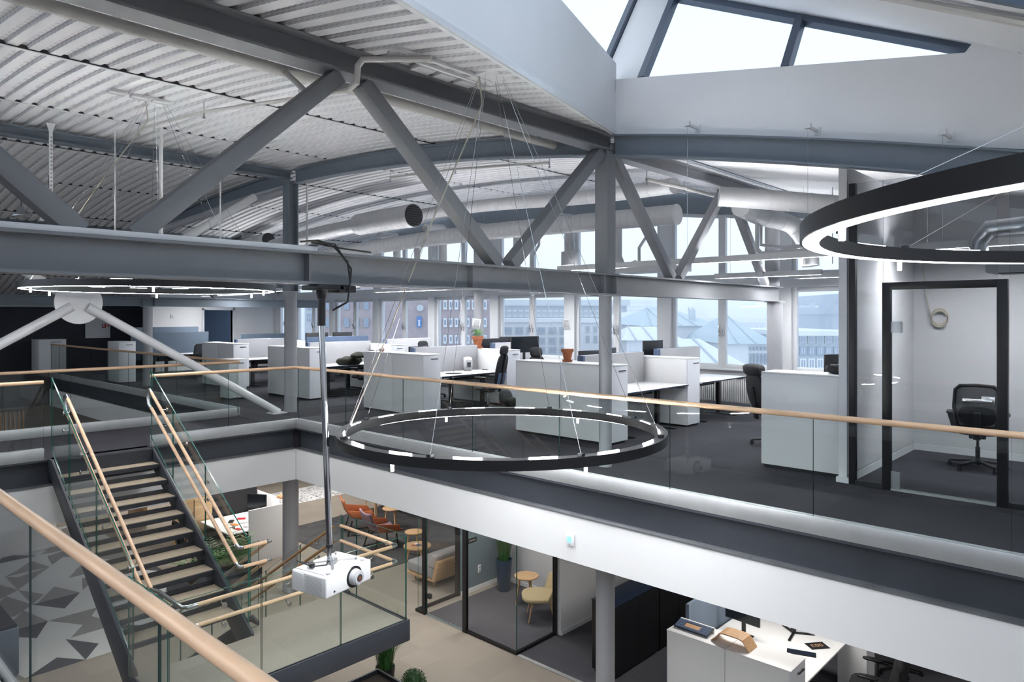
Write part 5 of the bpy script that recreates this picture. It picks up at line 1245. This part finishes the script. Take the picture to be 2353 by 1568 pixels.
pc = thing('photo_card', 'dark card with glowing orange lettering on the lower white desk', 'card', (10.38, 3.70, zd), math.radians(-128)); build('card', MB().box(-.10, -.14, 0, .10, .14, .004), 'ink', pc, world=False)
q = MB()
def strokes(rects):
    for (a0, b0, a1, b1) in rects: q.box(-.045 + a0 * .075, -.115 + b0, .004, -.045 + a1 * .075, -.115 + b1, .0055)
for k, ch in enumerate('EDO'):
    b = .03 + k * .062
    if ch == 'E': strokes([(0, b, 1, b + .011), (0, b, .13, b + .042), (.44, b, .56, b + .036), (.87, b, 1, b + .042)])
    elif ch == 'D': strokes([(0, b, 1, b + .011), (0, b, .13, b + .04), (.87, b, 1, b + .04), (.1, b + .036, .9, b + .046)])
    else: strokes([(0, b, 1, b + .011), (0, b, .13, b + .046), (.87, b, 1, b + .046), (0, b + .036, 1, b + .046)])
build('lettering', q, 'bamboo_ply', pc, world=False)
cu = thing('desk_cup', 'clear glass on the lower white desk', 'glass', (10.75, 3.75, zd)); build('wall', MB().lathe([(.03, 0), (.035, .09), (.032, .09), (.027, .01)], 18, (10.75, 3.75, zd)), 'glass_clear', cu); build('base', MB().lathe([(.028, .002), (.028, .01)], 18, (10.75, 3.75, zd)), 'glass_edge', cu)
q = MB().tube([(9.55, 4.55, zd + .005), (9.7, 4.45, zd + .006), (9.6, 4.3, zd + .005), (9.85, 4.55, zd + .006), (10.0, 4.5, zd + .005)], .005, 5); single('desk_cable', q, 'black', 'black cable looping on the lower white desk', 'cable')
ms3 = thing('mouse', 'black mouse on the lower white desk', 'mouse', (9.55, 4.45, zd)); build('body', round_pad(MB(), 9.55, 4.42, zd + .018, .032, .055, .018, p=2.3), 'black', ms3); build('wheel', MB().box(9.545, 4.38, zd + .03, 9.555, 4.40, zd + .04), 'plastic_grey', ms3)
make_chair('high', 'black chair draped with a coat below the lower white desk', (10.3, 2.95, L + .006), math.radians(10)); make_chair('mesh', 'black chair with bright metal base at the lower office edge', (11.95, 3.05, L + .006), math.radians(200))
def coat2(a, b):
    t = (a - .5) * 2
    return (10.3 + .32 * t + .02 * math.sin(20 * b), 2.56 + .16 * b - .1 * t * t + .03 * math.sin(8 * a), L + 1.2 - .75 * b * (.6 + .4 * abs(t)) - .10 * abs(t) + .02 * math.sin(14 * a))
single('coat', MB().grid(coat2, 20, 14), 'black_matt', 'black coat hanging on the chair of the lower white desk', 'coat', solid=.02)
make_chair('wrap', 'dark chair hidden between black cabinets and white desk', (10.6, 5.55, L + .006), math.radians(100))
# thermostat on the fascia and white unit below it
tv = thing('thermostat', 'white thermostat with a small blue display on the white fascia', 'thermostat', (6.28, 4.6, -.55))
build('case', MB().box(6.262, 4.895, -.685, 6.288, 5.005, -.555), 'white_gloss', tv, bevel=.008); build('display', MB().box(6.258, 4.92, -.645, 6.263, 4.98, -.58), 'lcd', tv); build('button', MB().box(6.259, 4.94, -.672, 6.263, 4.96, -.662), 'plastic_grey', tv)
wu = thing('ceiling_unit', 'pale box unit hanging under the lower ceiling beside the column', 'ceiling unit', (7.95, 6.0, -1.5)); build('housing', MB().box(7.7, 5.75, -1.52, 8.1, 6.25, -.9), 'white', wu, bevel=.02); build('bracket', MB().box(7.85, 5.95, -.9, 7.95, 6.05, -.87), 'white', wu)
# patterned carpet of triangles seen below the stair
pt = thing('patterned_carpet', 'lower floor carpet laid with pale, grey and charcoal triangles', 'carpet', (4.6, 16.5, L)); build('base', MB().box(1.2, 12.6, L, 6.0, 21.0, L + .004), 'carpet_pale', pt)
cell = [(1.2 + .8 * i, 12.6 + 1.05 * j) for j in range(8) for i in range(6)]
for k, (x, y) in enumerate(cell):
    jx, jy = random.uniform(-.12, .12), random.uniform(-.15, .15); r = random.random()
    A, B_, C_, D_ = (x, y), (x + .8, y), (x + .8, y + 1.05), (x, y + 1.05); M_ = (x + .4 + jx, y + .52 + jy)
    tri = random.choice([(A, B_, M_), (B_, C_, M_), (C_, D_, M_), (D_, A, M_)])
    build('piece', MB().prism([(p[0], p[1], L + .004) for p in tri], (0, 0, .003)), 'carpet_char' if r < .45 else 'carpet_mid', pt, smooth=False)
    if r > .35:
        tri = random.choice([(A, B_, C_), (A, C_, D_)]); M2 = tri[1]
        tri = ((tri[0][0] * .9 + M2[0] * .1, tri[0][1] * .9 + M2[1] * .1), M2, (tri[2][0] * .5 + M_[0] * .5, tri[2][1] * .5 + M_[1] * .5))
        build('piece', MB().prism([(p[0], p[1], L + .0045) for p in tri], (0, 0, .004)), 'carpet_mid', pt, smooth=False)
bx = thing('seat_block', 'dark square seat block on the lower floor behind the near glass', 'seat', (2.4, 13.4, L)); build('block', MB().box(1.7, 12.75, L + .03, 2.75, 14.2, L + .75), 'felt_slate', bx, bevel=.02); build('base', MB().box(1.75, 12.8, L + .007, 2.7, 14.15, L + .03), 'black', bx); build('seat_pad', MB().box(1.72, 12.77, L + .75, 2.73, 14.18, L + .80), 'black_matt', bx, bevel=.02)
# planters below the stair
def trough(label, u0, v0, u1, v1, h):
    t = thing('planter_box', label, 'planter', ((u0 + u1) / 2, (v0 + v1) / 2, L)); wt_ = .03
    build('box', MB().box(u0, v0, L, u1, v0 + wt_, L + h).box(u0, v1 - wt_, L, u1, v1, L + h).box(u0, v0 + wt_, L, u0 + wt_, v1 - wt_, L + h).box(u1 - wt_, v0 + wt_, L, u1, v1 - wt_, L + h), 'steel_dark', t); build('soil', MB().box(u0 + wt_, v0 + wt_, L + h - .12, u1 - wt_, v1 - wt_, L + h - .06), 'soil', t); return t
def frond_plant(label, u, v, z, n, ln, mt, droop=.5):
    p = thing('fern', label, 'fern', (u, v, z))
    for k in range(n):
        a = 2 * PI * k / n + random.uniform(-.3, .3); l = ln * random.uniform(.7, 1.1); up = random.uniform(.7, 1.1); q = MB(); P = []
        for i in range(9):
            t = i / 8; P.append(Vector((u + math.cos(a) * l * t * .8, v + math.sin(a) * l * t * .8, z + l * up * (t - droop * t * t))))
        q.tube(P, .004, 4)
        sd = Vector((-math.sin(a), math.cos(a), 0))
        for i in range(1, 9):
            wl = .13 * l / .6 * math.sin(PI * (i / 9) ** .7) + .02
            for s in (-1, 1):
                d = sd * s * wl + (P[i] - P[i - 1]) * .5; w_ = (P[i] - P[i - 1]) * .38; q.add([P[i] - w_ * .5, P[i] + d * .5 + w_ * .4, P[i] + d, P[i] + d * .5 - w_ * .5], [(0, 1, 2, 3)])
        build('frond', q, mt, p, smooth=False)
    return p
trough('black planter box below the half landing', 5.1, 7.0, 6.1, 8.3, .42)
gp = thing('grass_plant', 'tall dark grass plant in a black pot below the half landing', 'plant', (6.45, 8.6, L)); build('pot', MB().lathe([(.13, 0), (.15, .22), (.135, .22), (.12, .18)], 20, (6.45, 8.6, L)), 'black', gp); build('soil', MB().lathe([(.13, .18), (.01, .185)], 16, (6.45, 8.6, L)), 'soil', gp); blades(gp, (6.45, 8.6, L + .18), .12, .95, 260, 'grass', .42, .004)
sh = thing('shrub', 'small round clipped shrub beside the black planter box', 'shrub', (6.6, 8.12, L)); q = MB()
for k in range(700):
    a, b_r = random.random() * 2 * PI, math.acos(random.uniform(-.2, 1)); r = .18 * random.uniform(.8, 1.05); c = Vector((6.6 + r * math.sin(b_r) * math.cos(a), 8.12 + r * math.sin(b_r) * math.sin(a), L + .10 + r * math.cos(b_r))); d = Vector((random.uniform(-1, 1), random.uniform(-1, 1), random.uniform(-.5, 1))).normalized() * .02; e2 = Vector((random.uniform(-1, 1), random.uniform(-1, 1), random.uniform(-1, 1))).normalized() * .008
    q.add([c - d, c + e2, c + d, c - e2], [(0, 1, 2, 3)])
o = build('leaves', q, 'leaf_dark', sh, smooth=False); o['kind'] = 'stuff'; build('core', round_pad(MB(), 6.6, 8.12, L + .12, .13, .13, .12, p=2), 'leaf_dark', sh); build('pot', MB().lathe([(.15, 0), (.17, .06), (.14, .06)], 18, (6.6, 8.12, L)), 'black', sh)
trough('black planter box with ferns beyond the stair', 5.6, 13.4, 7.0, 14.6, .4)
for k, (x, y, lab) in enumerate(((6.0, 13.9, 'green fern in the planter nearest the stair treads'), (6.65, 14.0, 'large green fern beside the white desk pod'), (6.45, 14.4, 'green fern at the back of the fern planter'))): frond_plant(lab, x, y, L + .34, 17, .8 if k else .65, 'leaf' if k != 2 else 'grass', .45)
frond_plant('pale fern at the far end of the patterned carpet', 2.4, 17.5, L + .01, 13, .7, 'leaf', .5)
# far lower lounge pieces seen through the second void
for k, (u0, v0, u1, v1, h, mt_, lab) in enumerate(((6.7, 17.0, 8.6, 17.1, 1.6, 'oak', 'oak panel standing below the far slab edge'), (6.9, 19.5, 7.0, 20.6, 2.0, 'oak_dark', 'dark oak panel standing below the far slab edge'), (3.0, 22.0, 4.4, 23.2, .75, 'oak', 'oak counter block in the far lower lounge'))):
    e = thing('oak_panel', lab, 'panel', ((u0 + u1) / 2, (v0 + v1) / 2, L)); build('panel', MB().box(u0, v0, L + .05, u1, v1, L + h), mt_, e, bevel=.006); build('plinth', MB().box(u0 + .02, v0 + .02, L, u1 - .02, v1 - .02, L + .05), 'black', e)
wb2 = thing('white_counter', 'white slanted counter seen through the far balustrade', 'counter', (4.3, 20.0, L)); build('body', MB().box(3.3, 19.3, L + .007, 4.9, 20.0, L + 1.0), 'cab_white', wb2, bevel=.004); build('top', MB().box(3.27, 19.27, L + 1.0, 4.93, 20.03, L + 1.03), 'white_gloss', wb2)
scr = thing('slat_screen', 'row of thin upright wooden slats in the far lower lounge', 'slat screen', (3.9, 25.2, L)); s0 = None
build('rail', MB().box(1.0, 25.18, CZ - .06, 5.6, 25.24, CZ), 'black', scr); build('rail', MB().box(1.0, 25.18, L, 5.6, 25.24, L + .05), 'black', scr)
for k in range(42):
    if s0 is None: s0 = build('slat', MB().box(1.0, 25.15, L + .05, 1.04, 25.27, CZ - .06), 'oak_dark', scr)
    else: share(s0, scr, (k * .11, 0, 0))

# ---- fill lamps added out of view under the slab to light the lower storey
def lower_fill_lamp(label, u, v, wd, ln, power):
    e = thing('fill_panel_lamp', label, 'fill lamp', (u, v, CZ - .03), group='added fill lamps of the lower ceiling'); build('frame', MB().box(u - wd/2, v - ln/2, CZ - .03, u + wd/2, v + ln/2, CZ), 'white', e)
    area_light('fill_light', (0, 0, -.012), wd * .95, ln * .95, power * .68, (1, .965, .92), parent=e)
for k, (u, v, wd, ln, pw, lab) in enumerate(((9.6, 14.3, .6, 2.4, 70, 'over the lounge chairs'), (11.4, 18.5, .6, 2.4, 60, 'over the speckled rug'), (9.4, 8.9, .6, 1.2, 26, 'inside the meeting room'), (7.6, 9.6, .3, 2.4, 40, 'along the meeting room glass'),
        (9.8, 4.2, .6, 2.0, 45, 'over the lower white desk'), (9.8, 1.0, .6, 2.0, 30, 'over the nearest lower office'), (3.2, 12.0, 2.0, .5, 45, 'under the walkway'), (7.6, 15.8, .6, 1.6, 50, 'over the white desk pod'), (7.5, 21.0, .6, 2.4, 60, 'below the far gallery'))):
    lower_fill_lamp('unseen fill lamp added on the lower ceiling ' + lab, u, v, wd, ln, pw)

# ================================================================== OUTSIDE: winter town
F0 = Vector((.7318, .6815, 0)); R0 = Vector((.6815, -.7318, 0))
def spot(px, d): return F0 * d + R0 * ((px - 1176.5) / 1625 * d)
def hz(py, d): return 1.9 + d * (727 - py) / 1625
GZ = -16
def house(name, label, px0, px1, ytop, d, depth, mt, rows=None, roof=None, snow=False, yaw=0, cat='building'):
    a, b = spot(px0, d), spot(px1, d); wd = (b - a).length; c = (a + b) / 2; zt_ = hz(ytop, d)
    ang = math.atan2(R0.y, R0.x) + math.radians(yaw)
    h = thing(name, label, cat, (c.x, c.y, GZ), ang)
    H = zt_ - GZ
    build('walls', MB().box(-wd/2, 0, 0, wd/2, depth, H), mt, h, world=False)
    if roof:
        rh = roof[1]; ov = .4
        if roof[0] == 'hip': q = MB().add([(-wd/2 - ov, -ov, H), (wd/2 + ov, -ov, H), (wd/2 + ov, depth + ov, H), (-wd/2 - ov, depth + ov, H), (-wd * roof[2], depth * .5, H + rh), (wd * roof[2], depth * .5, H + rh)], [(0, 1, 5, 4), (1, 2, 5), (2, 3, 4, 5), (3, 0, 4), (0, 3, 2, 1)])
        elif roof[0] == 'gable': q = MB().prism([(-wd/2 - ov, -ov, H), (wd/2 + ov, -ov, H), (0, -ov, H + rh)], (0, depth + 2 * ov, 0))
        else: q = MB().box(-wd/2 - ov, -ov, H, wd/2 + ov, depth, H + rh)
        build('roof', q, roof[3] if len(roof) > 3 else 'ext_roof', h, world=False, smooth=False)
        if roof[0] == 'hip':
            for k in range(int(wd // 1.2)):
                x = -wd/2 + .6 + k * 1.2; t = max(0, 1 - abs(x) / (wd/2) * (1 - roof[2] * 2) - .0)
                x2 = max(-wd * roof[2], min(wd * roof[2], x)) if roof[2] > .05 else x * .15
                build('roof_seam', MB().bar((x, -ov, H + .05), (x2, depth * .5, H + rh + .05), .08, .08), 'ext_mid', h, world=False)
    if rows:
        for (y0, y1, n, wf, x0, x1, mw) in rows:     # pixel rows of windows
            z0, z1 = hz(y1, d) - GZ, hz(y0, d) - GZ; span = (x1 - x0) * wd; st_ = span / n; p0 = None
            for k in range(n):
                x = -wd/2 + x0 * wd + st_ * (k + .5)
                if p0 is None:
                    p0 = build('window', MB().box(-st_ * wf/2, -.12, z0, st_ * wf/2, -.02, z1), mw, h, world=False); f0 = build('pane', MB().box(-st_ * wf/2 + .12, -.14, z0 + .15, -.05, -.12, z1 - .12).box(.05, -.14, z0 + .15, st_ * wf/2 - .12, -.14 + .02, z1 - .12), 'ext_win' if mw != 'ext_win' else 'ext_mid', p0, world=False); p0.location.x = x
                else: w2 = share(p0, h, (x, 0, 0)); share(f0, w2, (0, 0, 0))
    if snow: build('snow_cap', MB().box(-wd/2 - .2, -.2, H + (0 if not roof else -.01), wd/2 + .2, depth, H + .35), 'snow', h, world=False)
    return h
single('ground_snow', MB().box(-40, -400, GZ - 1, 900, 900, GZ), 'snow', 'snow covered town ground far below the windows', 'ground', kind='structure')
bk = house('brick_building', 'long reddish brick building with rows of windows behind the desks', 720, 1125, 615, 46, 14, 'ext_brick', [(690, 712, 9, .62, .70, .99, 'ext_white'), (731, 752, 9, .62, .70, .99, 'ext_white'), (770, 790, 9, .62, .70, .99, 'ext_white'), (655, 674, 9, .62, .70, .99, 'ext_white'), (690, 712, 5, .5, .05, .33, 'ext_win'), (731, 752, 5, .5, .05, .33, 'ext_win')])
wdb = (spot(1125, 46) - spot(720, 46)).length
px2x = lambda px: -wdb / 2 + wdb * (px - 720) / 405
sg = lambda py: hz(py, 46) - GZ
build('sign_panel', MB().box(px2x(958.5), -.2, sg(752), px2x(969.5), -.1, sg(733)), 'sign_blue', bk, world=False)
xm = px2x(964); build('sign_mark', MB().box(xm - .05, -.24, sg(748), xm + .05, -.2, sg(736)).box(xm - .09, -.24, sg(749), xm + .09, -.2, sg(748)).box(xm - .10, -.24, sg(737), xm + .10, -.2, sg(735.6)), 'paper', bk, world=False)
build('sign_crown', MB().prism([(xm - .16, -.2, sg(732)), (xm + .16, -.2, sg(732)), (xm + .18, -.2, sg(727)), (xm + .08, -.2, sg(729.5)), (xm, -.2, sg(726)), (xm - .08, -.2, sg(729.5)), (xm - .18, -.2, sg(727))], (0, .08, 0)), 'sign_blue', bk, world=False)
build('round_sign', MB().tube([(px2x(966), -.2, sg(708)), (px2x(966), -.1, sg(708))], .22, 20), 'ext_mid', bk, world=False)
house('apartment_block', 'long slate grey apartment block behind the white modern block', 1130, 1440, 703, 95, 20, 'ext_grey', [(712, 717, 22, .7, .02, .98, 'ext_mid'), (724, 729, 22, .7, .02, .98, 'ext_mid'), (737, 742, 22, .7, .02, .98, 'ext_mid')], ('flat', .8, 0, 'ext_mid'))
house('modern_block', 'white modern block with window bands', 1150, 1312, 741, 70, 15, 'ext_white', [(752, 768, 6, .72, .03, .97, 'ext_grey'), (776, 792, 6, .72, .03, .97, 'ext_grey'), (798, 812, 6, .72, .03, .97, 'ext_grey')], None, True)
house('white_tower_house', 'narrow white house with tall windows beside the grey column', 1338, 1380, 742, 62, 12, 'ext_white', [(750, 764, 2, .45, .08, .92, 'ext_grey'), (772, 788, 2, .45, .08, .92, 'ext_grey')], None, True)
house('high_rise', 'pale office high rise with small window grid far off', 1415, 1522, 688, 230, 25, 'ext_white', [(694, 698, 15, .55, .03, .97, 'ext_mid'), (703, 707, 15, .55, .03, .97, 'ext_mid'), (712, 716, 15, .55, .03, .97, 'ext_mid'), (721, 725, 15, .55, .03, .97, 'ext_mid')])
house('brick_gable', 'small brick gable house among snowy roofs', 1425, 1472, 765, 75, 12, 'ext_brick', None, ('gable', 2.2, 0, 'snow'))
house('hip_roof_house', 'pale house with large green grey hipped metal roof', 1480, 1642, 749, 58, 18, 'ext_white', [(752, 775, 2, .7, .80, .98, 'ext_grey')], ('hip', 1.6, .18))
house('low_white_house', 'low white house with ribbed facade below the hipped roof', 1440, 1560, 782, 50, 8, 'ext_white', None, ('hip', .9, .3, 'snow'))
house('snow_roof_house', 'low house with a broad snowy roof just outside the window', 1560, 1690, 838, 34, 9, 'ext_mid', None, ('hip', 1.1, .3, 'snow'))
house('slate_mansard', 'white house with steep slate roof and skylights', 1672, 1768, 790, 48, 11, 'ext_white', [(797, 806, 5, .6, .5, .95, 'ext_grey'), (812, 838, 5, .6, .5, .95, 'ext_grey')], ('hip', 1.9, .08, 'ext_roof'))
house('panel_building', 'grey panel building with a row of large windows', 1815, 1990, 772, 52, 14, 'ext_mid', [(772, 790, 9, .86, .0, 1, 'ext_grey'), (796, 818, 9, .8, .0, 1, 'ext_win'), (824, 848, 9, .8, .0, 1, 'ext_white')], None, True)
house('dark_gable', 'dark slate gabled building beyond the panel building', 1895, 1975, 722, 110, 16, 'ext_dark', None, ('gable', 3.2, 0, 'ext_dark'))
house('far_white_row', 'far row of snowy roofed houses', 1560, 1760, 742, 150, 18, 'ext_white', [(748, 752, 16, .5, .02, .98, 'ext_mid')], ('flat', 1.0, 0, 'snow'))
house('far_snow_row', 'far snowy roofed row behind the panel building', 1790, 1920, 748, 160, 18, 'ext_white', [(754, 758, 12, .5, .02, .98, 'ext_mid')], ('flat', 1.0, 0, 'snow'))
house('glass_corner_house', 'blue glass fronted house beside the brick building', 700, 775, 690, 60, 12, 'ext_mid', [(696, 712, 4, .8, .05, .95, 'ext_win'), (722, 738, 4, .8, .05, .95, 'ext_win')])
mast = thing('antenna_mast', 'slim antenna cluster on the hipped roof', 'antenna', (0, 0, 0)); P = spot(1590, 60); mast.location = (P.x, P.y, hz(728, 60))
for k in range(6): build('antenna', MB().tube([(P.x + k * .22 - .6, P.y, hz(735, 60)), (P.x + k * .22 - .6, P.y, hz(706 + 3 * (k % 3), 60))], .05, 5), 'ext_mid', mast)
# hills
def hill(label, d, base, amp, seed, mt='ext_hill'):
    q = MB(); n = 60; top_ = []
    for k in range(n + 1):
        px = 300 + k * 40; p = spot(px, d); t = k * .35 + seed
        top_.append((p, hz(base - amp * (.5 + .5 * math.sin(t) * math.sin(t * .37 + 1) + .12 * math.sin(t * 3.1)), d)))
    for k in range(n):
        (p, z0), (r, z1) = top_[k], top_[k + 1]; b0, b1 = p * 1.35, r * 1.35
        q.add([(p.x, p.y, GZ), (r.x, r.y, GZ), (r.x * 1.2, r.y * 1.2, z1), (p.x * 1.2, p.y * 1.2, z0), (b1.x * 1.2, b1.y * 1.2, GZ), (b0.x * 1.2, b0.y * 1.2, GZ)], [(0, 1, 2, 3), (3, 2, 4, 5)])
    single('hills', q, mt, label, 'hills', kind='structure')
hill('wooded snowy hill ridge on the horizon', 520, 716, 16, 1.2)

# ---- winter haze lying over the town outside the facade
m = bpy.data.materials.new('haze'); m.use_nodes = True; nt = m.node_tree; nt.nodes.clear()
o_ = nt.nodes.new('ShaderNodeOutputMaterial'); vs_ = nt.nodes.new('ShaderNodeVolumeScatter'); vs_.inputs['Color'].default_value = (.90, .95, 1, 1); vs_.inputs['Density'].default_value = .0055
nt.links.new(vs_.outputs[0], o_.inputs['Volume']); MAT['haze'] = m
single('haze', MB().box(14.6, -350, GZ + .5, 560, 560, 9), 'haze', 'pale winter haze lying over the town outside', 'haze', kind='stuff', smooth=False)
